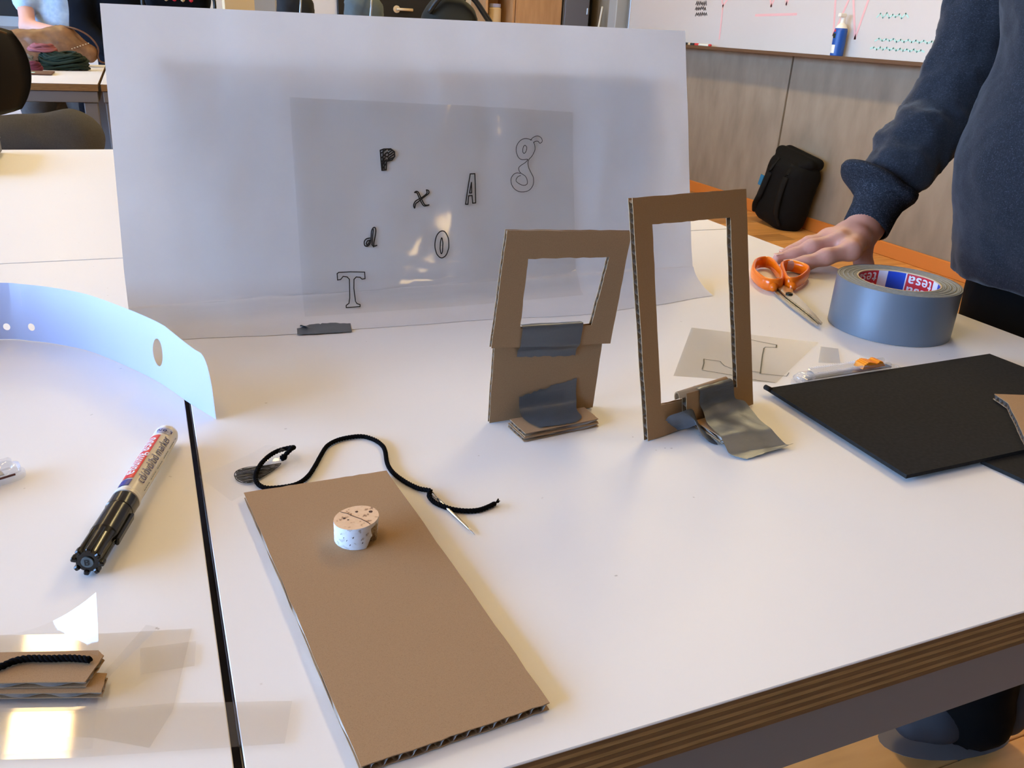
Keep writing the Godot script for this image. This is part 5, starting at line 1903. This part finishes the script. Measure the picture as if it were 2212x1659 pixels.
	for q in [[v(1.125, 0.0, -0.607), v(0.985, 0.0, -0.650)], [v(1.16, 0.0, -0.395), v(1.015, 0.0, -0.41)]]:
		var heel: Vector3 = q[0] - Vector3(0, TY, 0)
		var toe: Vector3 = q[1] - Vector3(0, TY, 0)
		var d := (toe - heel).normalized()
		var sd := Vector3.UP.cross(d)
		var L := heel.distance_to(toe) + 0.07
		var shoe := Node3D.new()
		shoe.name = "shoe"
		t.add_child(shoe, true)
		var ol := PackedVector2Array()
		for i in 28:
			var a := TAU * i / 28.0
			var x := cos(a)
			ol.append(Vector2(x * L * 0.5 + L * 0.5 - 0.035, sin(a) * (0.040 + 0.008 * x) * (1.0 if absf(x) < 0.85 else 0.97)))
		var st := S()
		prism(st, ol, heel - o + Vector3(0, 0.0005, 0), d, -sd, 0.0, 0.026)
		part(st, "sole", M.shoe_sole, shoe)
		bl = blob([[heel + Vector3(0, 0.058, 0), heel + d * (L - 0.115) + Vector3(0, 0.050, 0), 0.038, 0.036], [heel + d * (L - 0.115) + Vector3(0, 0.046, 0), heel + d * (L - 0.08) + Vector3(0, 0.038, 0), 0.036, 0.028], [heel + Vector3(0, 0.07, 0), heel + Vector3(0, 0.11, 0) - d * 0.004, 0.038, 0.036]], 0.008, 0.02)
		for i in bl[0].size():
			var p: Vector3 = bl[0][i]
			p.y = maxf(p.y, 0.02)
			bl[0][i] = p - o
		st = S()
		blob_to(st, bl)
		part(st, "upper", M.shoe, shoe)

# a seated or standing figure in the background; J holds joints in table-relative coordinates
func figure(label: String, J: Dictionary, top: Material, legs: Material, short_sleeve: bool, hair: Material) -> Node3D:
	var at: Vector3 = J.pelvis
	var t := thing("person", label, "person", v(at.x, -TY, at.z))
	var o := t.position
	var g := {}
	for k in J:
		var q: Vector3 = J[k]
		g[k] = v(q.x, q.y, q.z) - o if k != "face" else q.normalized()
	var sk := S()
	var sh: Vector3 = (g.sl + g.sr) * 0.5
	var bones := [[g.pelvis, sh, 0.085, 0.085], [g.sl, g.sr, 0.05, 0.05], [sh, g.head, 0.055, 0.05]]
	for s in ["l", "r"]:
		bones.append([g["s" + s], g["e" + s], 0.046, 0.036])
		bones.append([g["e" + s], g["w" + s], 0.038, 0.027])
		bones.append([g["h" + s], g["k" + s], 0.07, 0.05])
		bones.append([g["k" + s], g["a" + s], 0.05, 0.036])
		var d: Vector3 = (g["w" + s] - g["e" + s]).normalized()
		var sd := Vector3.UP.cross(d).normalized()
		bones.append([g["w" + s], g["w" + s] + d * 0.06, 0.027, 0.030])
		for i in 4:
			var b: Vector3 = g["w" + s] + d * 0.07 + sd * (0.030 - 0.020 * i)
			bones.append([b, b + d * 0.055 - Vector3(0, 0.018, 0), 0.010, 0.008])
		bones.append([g["w" + s] + d * 0.03 + sd * 0.03, g["w" + s] + d * 0.075 + sd * 0.055, 0.011, 0.009])
	bones.append_array(head_bones(g.head, g.face))
	var bl := blob(bones, 0.0125, 0.025)
	blob_to(sk, bl)
	part(sk, "body", M.skin_light, t)
	face_parts(t, g.head, g.face)
	var st := S()
	blob_to(st, blob(hair_bones(g.head, g.face), 0.015, 0.03), 0.004, 250)
	part(st, "hair", hair, t)
	var wst: Vector3 = g.pelvis + Vector3.UP * 0.05
	bones = [[wst, wst.lerp(sh, 0.5), 0.125, 0.13], [wst.lerp(sh, 0.5), sh - Vector3.UP * 0.05, 0.13, 0.115], [g.sl.lerp(g.sr, 0.05), g.sr.lerp(g.sl, 0.05), 0.07, 0.07], [sh - Vector3.UP * 0.05, sh.lerp(g.head, 0.3), 0.10, 0.065]]
	for s in ["l", "r"]:
		if short_sleeve:
			bones.append([g["s" + s], g["s" + s].lerp(g["e" + s], 0.55), 0.066, 0.060])
		else:
			bones.append([g["s" + s], g["e" + s], 0.068, 0.052])
			bones.append([g["e" + s], g["w" + s], 0.052, 0.040])
	st = S()
	blob_to(st, blob(bones, 0.0155, 0.03), 0.008, 90.0)
	part(st, "top", top, t)
	bones = []
	bones.append([g.hl, g.hr, 0.10, 0.10])
	for s in ["l", "r"]:
		bones.append([g["h" + s], g["k" + s], 0.102, 0.083])
		bones.append([g["k" + s], g["a" + s], 0.080, 0.060])
	st = S()
	blob_to(st, blob(bones, 0.0135, 0.03), 0.007, 70.0)
	part(st, "trousers", legs, t)
	for s in ["l", "r"]:
		var an: Vector3 = g["a" + s]
		var d: Vector3 = (g.face as Vector3)
		d = Vector3(d.x, 0, d.z).normalized()
		st = S()
		blob_to(st, blob([[an - Vector3.UP * 0.035, an - Vector3.UP * 0.045 + d * 0.14, 0.045, 0.034]], 0.014, 0.02))
		part(st, "shoe", M.shoe, t)
	return t

# ------------------------------------------------------------------ the room behind
func chair(label: String, at: Vector3, turn: float) -> Node3D:
	var t := thing("shell_chair", label, "chair", at)
	t.rotation.y = turn
	var st := S()
	smooth(st)
	var n := 14
	var gp := func(a: float, b: float, d: float) -> Vector3:      # backrest shell, seen from behind at +z
		var u := 2.0 * a - 1.0
		var w := 2.0 * b - 1.0
		var x := 0.213 * u * sqrt(1.0 - 0.34 * w * w) * (1.0 - 0.06 * (1.0 - b))
		var y := 0.785 + 0.142 * w * sqrt(1.0 - 0.34 * u * u)
		return Vector3(x, y, -0.06 * u * u + 0.03 * b + d)
	for i in n:
		for j in n:
			var p := [i / 14.0, (i + 1) / 14.0, j / 14.0, (j + 1) / 14.0]
			quad(st, gp.call(p[0], p[2], 0.006), gp.call(p[1], p[2], 0.006), gp.call(p[1], p[3], 0.006), gp.call(p[0], p[3], 0.006))
			quad(st, gp.call(p[0], p[2], -0.006), gp.call(p[0], p[3], -0.006), gp.call(p[1], p[3], -0.006), gp.call(p[1], p[2], -0.006))
	for i in n:
		for q in [0.0, 1.0]:
			var a := i / 14.0
			var b := (i + 1) / 14.0
			quad(st, gp.call(a, q, 0.006), gp.call(b, q, 0.006), gp.call(b, q, -0.006), gp.call(a, q, -0.006))
			quad(st, gp.call(q, a, 0.006), gp.call(q, b, 0.006), gp.call(q, b, -0.006), gp.call(q, a, -0.006))
	part(st, "backrest", M.chair_shell, t)
	st = S()
	tube(st, [gp.call(0.06, 0.94, 0.004), gp.call(0.25, 1.0, 0.004), gp.call(0.5, 1.005, 0.004), gp.call(0.75, 1.0, 0.004), gp.call(0.94, 0.94, 0.004)], 0.0045, 6)
	part(st, "rim", M.chair_rim, t)
	st = S()
	bx(st, Vector3(0, 0.45, -0.22), Vector3(0.42, 0.022, 0.40), 0.01)
	part(st, "seat", M.chair_shell, t)
	for s in [-1, 1]:
		st = S()
		tube(st, smooth_line([Vector3(0.09 * s, 0.80, 0.012), Vector3(0.09 * s, 0.62, 0.02), Vector3(0.09 * s, 0.47, -0.02), Vector3(0.09 * s, 0.435, -0.10)], 4), 0.010, 8)
		part(st, "back_support", M.alu, t)
		for z in [-0.38, -0.05]:
			st = S()
			tube(st, [Vector3(0.16 * s, 0.44, z * 0.9), Vector3(0.20 * s, 0.003, z * 1.05)], 0.011, 8)
			part(st, "leg", M.alu, t)
	return t

func skein(label: String, c: Vector3, size: Vector3, m: Material, seed_: int, n := 34) -> void:
	var t := thing("yarn_skein", label, "yarn", c)
	var r := RandomNumberGenerator.new()
	r.seed = seed_
	var st := S()
	for k in n:
		var pts := []
		var off := Vector3(r.randf_range(-0.08, 0.08) * size.x, 0, r.randf_range(-0.25, 0.25) * size.z)
		var h := r.randf_range(0.12, 0.9)
		var rad := sqrt(maxf(0.15, 1.0 - h * h * 0.7))
		var rx := size.x * 0.5 * rad * r.randf_range(0.82, 1.0)
		var rz := size.z * 0.42 * rad * r.randf_range(0.5, 1.0)
		for i in 18:
			var a := TAU * i / 18.0
			pts.append(off * 0.5 + Vector3(cos(a) * rx, 0.005 + size.y * clampf(h + 0.16 * sin(a * 2.0 + k) , 0.02, 1.0), sin(a) * rz))
		tube(st, pts, 0.0055, 5, true, false)
	part(st, "strands", m, t)

func build_background() -> void:
	# black rucksack against the concrete wall
	var t := thing("black_rucksack", "black rucksack with a blue tag leaning against the concrete wall", "rucksack", Vector3(3.33, 0, -3.86))
	var B := Basis(Vector3.RIGHT, deg_to_rad(9.0)) * Basis(Vector3.BACK, deg_to_rad(-5.0))
	var put := func(bones: Array, cell: float, k: float, called: String, m: Material, fold := 0.0) -> void:
		for b in bones:
			b[0] = B * b[0]
			b[1] = B * b[1]
		var st := S()
		blob_to(st, blob(bones, cell, k), fold, 120.0)
		part(st, called, m, t)
	var body := []
	for y in [0.06, 0.11, 0.16, 0.21, 0.26, 0.31, 0.34]:
		var hw: float = 0.115 - 0.05 * (y - 0.07)
		body.append([Vector3(0.0, y, -hw), Vector3(0.0, y, hw), 0.056, 0.056])
		body.append([Vector3(-0.05, y, -hw * 0.7), Vector3(-0.05, y, hw * 0.7), 0.046, 0.046])
	put.call(body, 0.012, 0.06, "body", M.bag_black, 0.004)
	put.call([[Vector3(-0.03, 0.395, -0.125), Vector3(-0.03, 0.395, 0.125), 0.035, 0.035], [Vector3(0.02, 0.40, -0.125), Vector3(0.02, 0.40, 0.125), 0.035, 0.035], [Vector3(-0.055, 0.375, -0.10), Vector3(-0.055, 0.375, 0.10), 0.03, 0.03]], 0.010, 0.015, "lid", M.bag_black, 0.0)
	for s in [-1, 1]:
		var st := S()
		var pts := []
		for q in [[-0.09, 0.375, 0.06], [-0.115, 0.30, 0.068], [-0.122, 0.20, 0.075], [-0.115, 0.10, 0.09], [-0.08, 0.04, 0.11]]:
			pts.append(B * Vector3(q[0], q[1], q[2] * s))
		tube(st, smooth_line(pts, 5), 0.008, 8, false, true, 2.9, 1.0)
		part(st, "shoulder_strap", M.bag_strap, t)
	var st := S()
	bx(st, B * Vector3(-0.085, 0.215, -0.150), Vector3(0.008, 0.06, 0.030), 0.002, B)
	part(st, "tag", M.bag_tag, t)
	# people
	figure("person in faded black jeans sitting with one leg crossed beyond the table", {"pelvis": Vector3(-0.82, -0.20, -2.72), "sl": Vector3(-0.84, 0.30, -2.53), "sr": Vector3(-0.84, 0.30, -2.90), "el": Vector3(-0.72, 0.06, -2.46), "er": Vector3(-0.72, 0.06, -2.98), "wl": Vector3(-0.52, 0.0, -2.55), "wr": Vector3(-0.60, 0.02, -2.86), "hl": Vector3(-0.80, -0.19, -2.64), "hr": Vector3(-0.80, -0.17, -2.80), "kl": Vector3(-0.38, -0.20, -2.56), "kr": Vector3(-0.205, -0.118, -2.88), "al": Vector3(-0.36, -0.64, -2.50), "ar": Vector3(-0.26, -0.50, -2.74), "head": Vector3(-0.80, 0.55, -2.71), "face": Vector3(0.95, -0.2, 0.2)}, M.navy, M.jeans, false, M.hair)
	var js := thing("stool", "round stool under the person in faded jeans", "stool", Vector3(-0.82, 0, -2.72))
	st = S()
	lathe(st, [[0.0, 0.395], [0.17, 0.395], [0.175, 0.405], [0.17, 0.42], [0.0, 0.425]], 28, Transform3D.IDENTITY)
	part(st, "seat", M.chair_shell, js)
	for k in 4:
		st = S()
		var a := TAU * k / 4.0 + 0.4
		tube(st, [Vector3(cos(a) * 0.10, 0.396, sin(a) * 0.10), Vector3(cos(a) * 0.17, 0.003, sin(a) * 0.17)], 0.011, 8)
		part(st, "leg", M.alu, js)
	figure("person in a light blue shirt with bare forearms behind the brown bag", {"pelvis": Vector3(-0.396, -0.200, -5.450), "sl": Vector3(-0.209, 0.391, -5.400), "sr": Vector3(-0.506, 0.391, -5.420), "el": Vector3(-0.176, 0.127, -5.270), "er": Vector3(-0.501, 0.127, -5.250), "wl": Vector3(-0.330, 0.083, -5.090), "wr": Vector3(-0.297, 0.100, -5.090), "hl": Vector3(-0.286, -0.200, -5.430), "hr": Vector3(-0.484, -0.200, -5.430), "kl": Vector3(-0.275, -0.200, -5.020), "kr": Vector3(-0.495, -0.200, -5.020), "al": Vector3(-0.275, -0.640, -5.070), "ar": Vector3(-0.495, -0.640, -5.070), "head": Vector3(-0.363, 0.655, -5.370), "face": Vector3(0.1, -0.4, 1.0)}, M.shirt_blue, M.jeans, true, M.leather_dark)
	figure("person in a navy long sleeved top beside the light blue shirt", {"pelvis": Vector3(-0.06, -0.20, -4.86), "sl": Vector3(0.11, 0.40, -4.82), "sr": Vector3(-0.20, 0.40, -4.82), "el": Vector3(0.16, 0.12, -4.70), "er": Vector3(-0.225, 0.14, -4.74), "wl": Vector3(0.0, 0.055, -4.62), "wr": Vector3(-0.12, 0.055, -4.62), "hl": Vector3(0.04, -0.20, -4.84), "hr": Vector3(-0.15, -0.20, -4.84), "kl": Vector3(0.08, -0.20, -4.74), "kr": Vector3(-0.20, -0.20, -4.74), "al": Vector3(0.08, -0.64, -4.72), "ar": Vector3(-0.20, -0.64, -4.72), "head": Vector3(-0.06, 0.64, -4.78), "face": Vector3(-0.2, -0.4, 1.0)}, M.navy, M.navy, false, M.hair)
	chair("dark shell chair pushed under the table with the brown bag", Vector3(-0.52, 0, -3.12), 0.0)
	for q in [[-0.396, -5.45, "round stool under the person in the light blue shirt"], [-0.06, -4.86, "round stool under the person in the navy top"]]:
		var sc := dup(js, q[2])
		sc.position = Vector3(q[0], 0, q[1] - 0.05)
		sc.scale = Vector3(0.7, 1.0, 0.7)
	# brown leather bag
	var bag := thing("leather_bag", "slouchy brown leather bag with a long strap lying behind the green yarn", "bag", v(-0.31, 0.012, -4.36))
	st = S()
	blob_to(st, blob([[Vector3(-0.18, 0.062, 0.0), Vector3(0.02, 0.070, 0.0), 0.060, 0.072], [Vector3(0.02, 0.070, 0.0), Vector3(0.115, 0.045, 0.02), 0.070, 0.040], [Vector3(-0.18, 0.05, -0.05), Vector3(0.06, 0.05, -0.04), 0.05, 0.05]], 0.010, 0.03), 0.010, 90.0)
	part(st, "body", M.leather, bag)
	st = S()
	tube(st, smooth_line([Vector3(0.00, 0.148, 0.0), Vector3(0.07, 0.142, 0.02), Vector3(0.125, 0.115, 0.03), Vector3(0.155, 0.07, 0.03), Vector3(0.150, 0.03, 0.03), Vector3(0.165, 0.008, 0.03), Vector3(0.22, 0.008, 0.02), Vector3(0.30, 0.008, -0.02)], 5), 0.0055, 8, false, true, 1.8, 0.7)
	part(st, "strap", M.leather_dark, bag)
	st = S()
	for i in 7:
		bx(st, Vector3(0.055 + 0.011 * i, 0.062 + 0.004 * i, 0.074 - 0.004 * i), Vector3(0.005, 0.003, 0.003), 0.0)
	part(st, "stitching", M.cream, bag)
	skein("dark green yarn skein lying in front of the brown bag", v(-0.285, 0.001, -4.10), Vector3(0.19, 0.062, 0.12), M.yarn_green, 3, 46)
	skein("pink yarn on top of the green skein beside the brown bag", v(-0.352, 0.064, -4.11), Vector3(0.10, 0.026, 0.07), M.yarn_pink, 4, 22)
	skein("grey yarn skein beside the green skein", v(-0.425, 0.001, -4.08), Vector3(0.075, 0.048, 0.09), M.yarn_grey, 5, 26)
	skein("wine red yarn skein in front of the grey yarn", v(-0.385, 0.001, -3.99), Vector3(0.06, 0.026, 0.05), M.yarn_wine, 6, 16)
	var cb := thing("thin_board", "thin brown board lying flat on the table by the yarn", "board", v(-0.36, 0, -3.84))
	plain_box("sheet", Vector3(0, 0.004, 0), Vector3(0.11, 0.005, 0.15), M.leather_dark, cb, 0.001)
	plain_box("note", Vector3(-0.025, 0.0068, 0.03), Vector3(0.04, 0.0005, 0.05), M.wb_green, cb)
	# monitor on a stand
	var mo := thing("monitor", "dark screen in a wide light grey frame behind the people", "monitor", Vector3(-0.80, 0, -5.55))
	plain_box("bezel", Vector3(0, TY + 0.30, 0), Vector3(0.66, 0.40, 0.05), M.grey_light, mo, 0.02)
	plain_box("screen", Vector3(0, TY + 0.315, 0.026), Vector3(0.55, 0.29, 0.004), M.chair_shell, mo, 0.001)
	plain_box("post", Vector3(0, (TY + 0.12) / 2, -0.02), Vector3(0.06, TY + 0.10, 0.04), M.grey_cab, mo, 0.005)
	plain_box("base", Vector3(0, 0.012, 0), Vector3(0.45, 0.02, 0.35), M.grey_cab, mo, 0.005)
	# rucksack, box and jackets just over the paper's top edge
	var rk := thing("dark_rucksack", "dark navy rucksack with red beads standing behind the paper sheet", "rucksack", v(0.17, 0, -3.82))
	var bs := []
	for y in [0.075, 0.18, 0.28, 0.34]:
		bs.append([Vector3(-0.055, y, 0), Vector3(0.055, y, 0), 0.072 - 0.03 * (y - 0.07), 0.072 - 0.03 * (y - 0.07)])
	st = S()
	blob_to(st, blob(bs, 0.012, 0.03), 0.007, 100.0)
	part(st, "body", M.navy, rk)
	for s in [-1, 1]:
		st = S()
		tube(st, smooth_line([Vector3(0.045 * s, 0.37, 0.05), Vector3(0.09 * s, 0.345, 0.08), Vector3(0.13 * s, 0.29, 0.07), Vector3(0.115 * s, 0.18, 0.07)], 5), 0.008, 7, false, true, 2.0, 0.8)
		part(st, "strap", M.ink, rk)
	for i in 4:
		st = S()
		lathe(st, [[0.0, -0.008], [0.0065, -0.004], [0.008, 0.0], [0.0065, 0.004], [0.0, 0.008]], 10, Transform3D(Basis.IDENTITY, Vector3(-0.045 + 0.03 * i, 0.288, 0.068)))
		part(st, "bead", M.bead_red if i in [1, 3] else M.cream, rk)
	var cbx := thing("cream_box", "cream open carton behind the paper sheet", "box", v(0.42, 0.0010, -4.05))
	for q in [[Vector3(-0.058, 0.165, 0), Vector3(0.004, 0.33, 0.12)], [Vector3(0.058, 0.165, 0), Vector3(0.004, 0.33, 0.12)], [Vector3(0, 0.165, 0.058), Vector3(0.112, 0.33, 0.004)], [Vector3(0, 0.165, -0.058), Vector3(0.112, 0.37, 0.004)], [Vector3(0, 0.006, 0), Vector3(0.111, 0.004, 0.111)]]:
		plain_box("side", q[0], q[1], M.cream, cbx)
	structure(plain_box("wall_pillar", Vector3(0.65, 1.55, -5.2), Vector3(0.17, 3.1, 0.17), M.grey_light, self, 0.01))
	for q in [["dark_jacket", "dark jacket heaped up on the table behind the paper sheet", Vector2(0.580, -3.56), M.jacket_dark], ["grey_jacket", "grey jacket with a zip heaped up beside the dark green rucksack", Vector2(0.765, -3.22), M.jacket]]:
		var jk := thing(q[0], q[1], "jacket", v(q[2].x, 0.052, q[2].y))
		st = S()
		blob_to(st, blob([[Vector3(-0.03, 0.005, 0.02), Vector3(-0.025, 0.245, 0.0), 0.044, 0.046], [Vector3(0.03, 0.005, 0.015), Vector3(0.025, 0.235, 0.0), 0.044, 0.048], [Vector3(0.0, 0.0, -0.045), Vector3(0.0, 0.20, -0.025), 0.045, 0.042], [Vector3(-0.045, 0.0, 0.03), Vector3(0.045, 0.0, 0.02), 0.036, 0.036]], 0.012, 0.03), 0.010, 110.0)
		part(st, "shell", q[3], jk)
		st = S()
		tube(st, smooth_line([Vector3(0.02, 0.318, 0.01), Vector3(0.01, 0.27, 0.072), Vector3(0.0, 0.18, 0.088), Vector3(0.0, 0.0, 0.09)], 5), 0.004, 6)
		part(st, "zip", M.alu, jk)
	var gr := thing("green_rucksack", "dark green rucksack with black straps standing in front of the cabinets", "rucksack", v(1.085, 0, -3.2))
	bs = []
	for y in [0.085, 0.18, 0.26]:
		bs.append([Vector3(-0.04, y, 0), Vector3(0.03, y, 0), 0.082 - 0.06 * (y - 0.08), 0.082 - 0.06 * (y - 0.08)])
	bs.append([Vector3(-0.02, 0.30, 0), Vector3(0.01, 0.30, 0), 0.055, 0.055])
	st = S()
	blob_to(st, blob(bs, 0.012, 0.03), 0.007, 100.0)
	part(st, "body", M.green_bag, gr)
	st = S()
	tube(st, smooth_line([Vector3(-0.10, 0.29, 0.05), Vector3(-0.06, 0.345, 0.07), Vector3(0.0, 0.365, 0.07), Vector3(0.06, 0.345, 0.07), Vector3(0.11, 0.295, 0.06), Vector3(0.135, 0.27, 0.05)], 5), 0.009, 8, false, true, 1.6, 1.0)
	part(st, "strap", M.ink, gr)
	# back wall: door, shelves, cabinets
	var dr := Node3D.new()
	dr.name = "door_1"
	add_child(dr)
	structure(dr)
	dr.position = Vector3(2.0, 0, -6.735)
	plain_box("leaf", Vector3(-0.1, 1.05, 0), Vector3(1.0, 2.08, 0.03), M.door_black, dr, 0.004)
	st = S()
	lathe(st, [[0.0, 0.0], [0.026, 0.0], [0.026, 0.010], [0.0, 0.012]], 16, Transform3D(Basis(Vector3.RIGHT, PI / 2), Vector3(-0.155, TY + 0.327, 0.016)))
	tube(st, [Vector3(-0.155, TY + 0.327, 0.02), Vector3(-0.155, TY + 0.327, 0.06), Vector3(-0.04, TY + 0.327, 0.06)], 0.010, 8)
	part(st, "handle", M.cream, dr)
	var shf := thing("wooden_shelf", "open pale wooden shelf unit holding a jar against the back wall", "shelf", Vector3(2.57, 0, -6.57))
	for q in [[Vector3(-0.115, 0.9, 0), Vector3(0.02, 1.8, 0.32)], [Vector3(0.105, 0.9, 0), Vector3(0.02, 1.8, 0.32)], [Vector3(-0.005, 0.9, -0.155), Vector3(0.20, 1.8, 0.01)]]:
		plain_box("side_panel", q[0], q[1], M.cabinet, shf, 0.001)
	for y in [0.02, 0.5, 0.92, 1.36, 1.79]:
		plain_box("shelf_board", Vector3(-0.005, y, 0.0), Vector3(0.20, 0.018, 0.30), M.cabinet, shf, 0.001)
	var jar := thing("glass_jar", "jar with blue lid and yellow contents in the wooden shelf", "jar", Vector3(2.565, 0.9295, -6.52))
	st = S()
	lathe(st, [[0.0, 0.0], [0.045, 0.0], [0.048, 0.01], [0.048, 0.17], [0.04, 0.18]], 20, Transform3D.IDENTITY)
	part(st, "body", M.cream, jar)
	st = S()
	lathe(st, [[0.042, 0.18], [0.044, 0.18], [0.044, 0.205], [0.0, 0.205]], 20, Transform3D.IDENTITY)
	part(st, "lid", M.lilac, jar)
	var cu := thing("wooden_cupboard", "pale wooden cupboard with a plain door against the back wall", "cupboard", Vector3(2.885, 0, -6.57))
	plain_box("body", Vector3(0, 0.9, -0.01), Vector3(0.39, 1.8, 0.30), M.cabinet, cu, 0.002)
	plain_box("door", Vector3(0, 0.9, 0.150), Vector3(0.385, 1.78, 0.018), M.cabinet, cu, 0.002)
	plain_box("handle", Vector3(-0.16, 0.95, 0.165), Vector3(0.012, 0.10, 0.012), M.alu, cu, 0.002)
	var gc := thing("grey_locker", "grey metal locker beside the wooden cupboard", "locker", Vector3(3.215, 0, -6.57))
	plain_box("body", Vector3(0, 0.9, -0.01), Vector3(0.225, 1.8, 0.30), M.grey_cab, gc, 0.003)
	plain_box("door", Vector3(0, 0.9, 0.148), Vector3(0.21, 1.76, 0.014), M.grey_cab, gc, 0.003)
	plain_box("knob", Vector3(0.09, TY + 0.39, 0.16), Vector3(0.02, 0.05, 0.015), M.alu, gc, 0.004)
	var bp := thing("display_board", "black panel standing between the grey locker and the wall post", "panel", Vector3(3.385, 0, -6.6))
	plain_box("sheet", Vector3(0, 0.9, 0), Vector3(0.10, 1.8, 0.02), M.door_black, bp, 0.002)
	var rod := thing("white_rod", "thin white rod leaning against the black panel", "rod", Vector3(3.375, 0, -6.30))
	st = S()
	tube(st, [Vector3(-0.17, 0.006, 0.04), Vector3(0.03, 1.16, -0.06)], 0.008, 8)
	part(st, "shaft", M.bottle_white, rod)
	structure(plain_box("trim_1", Vector3(3.385, 1.55, -6.06), Vector3(0.11, 3.08, 0.12), M.grey_light, self, 0.006))
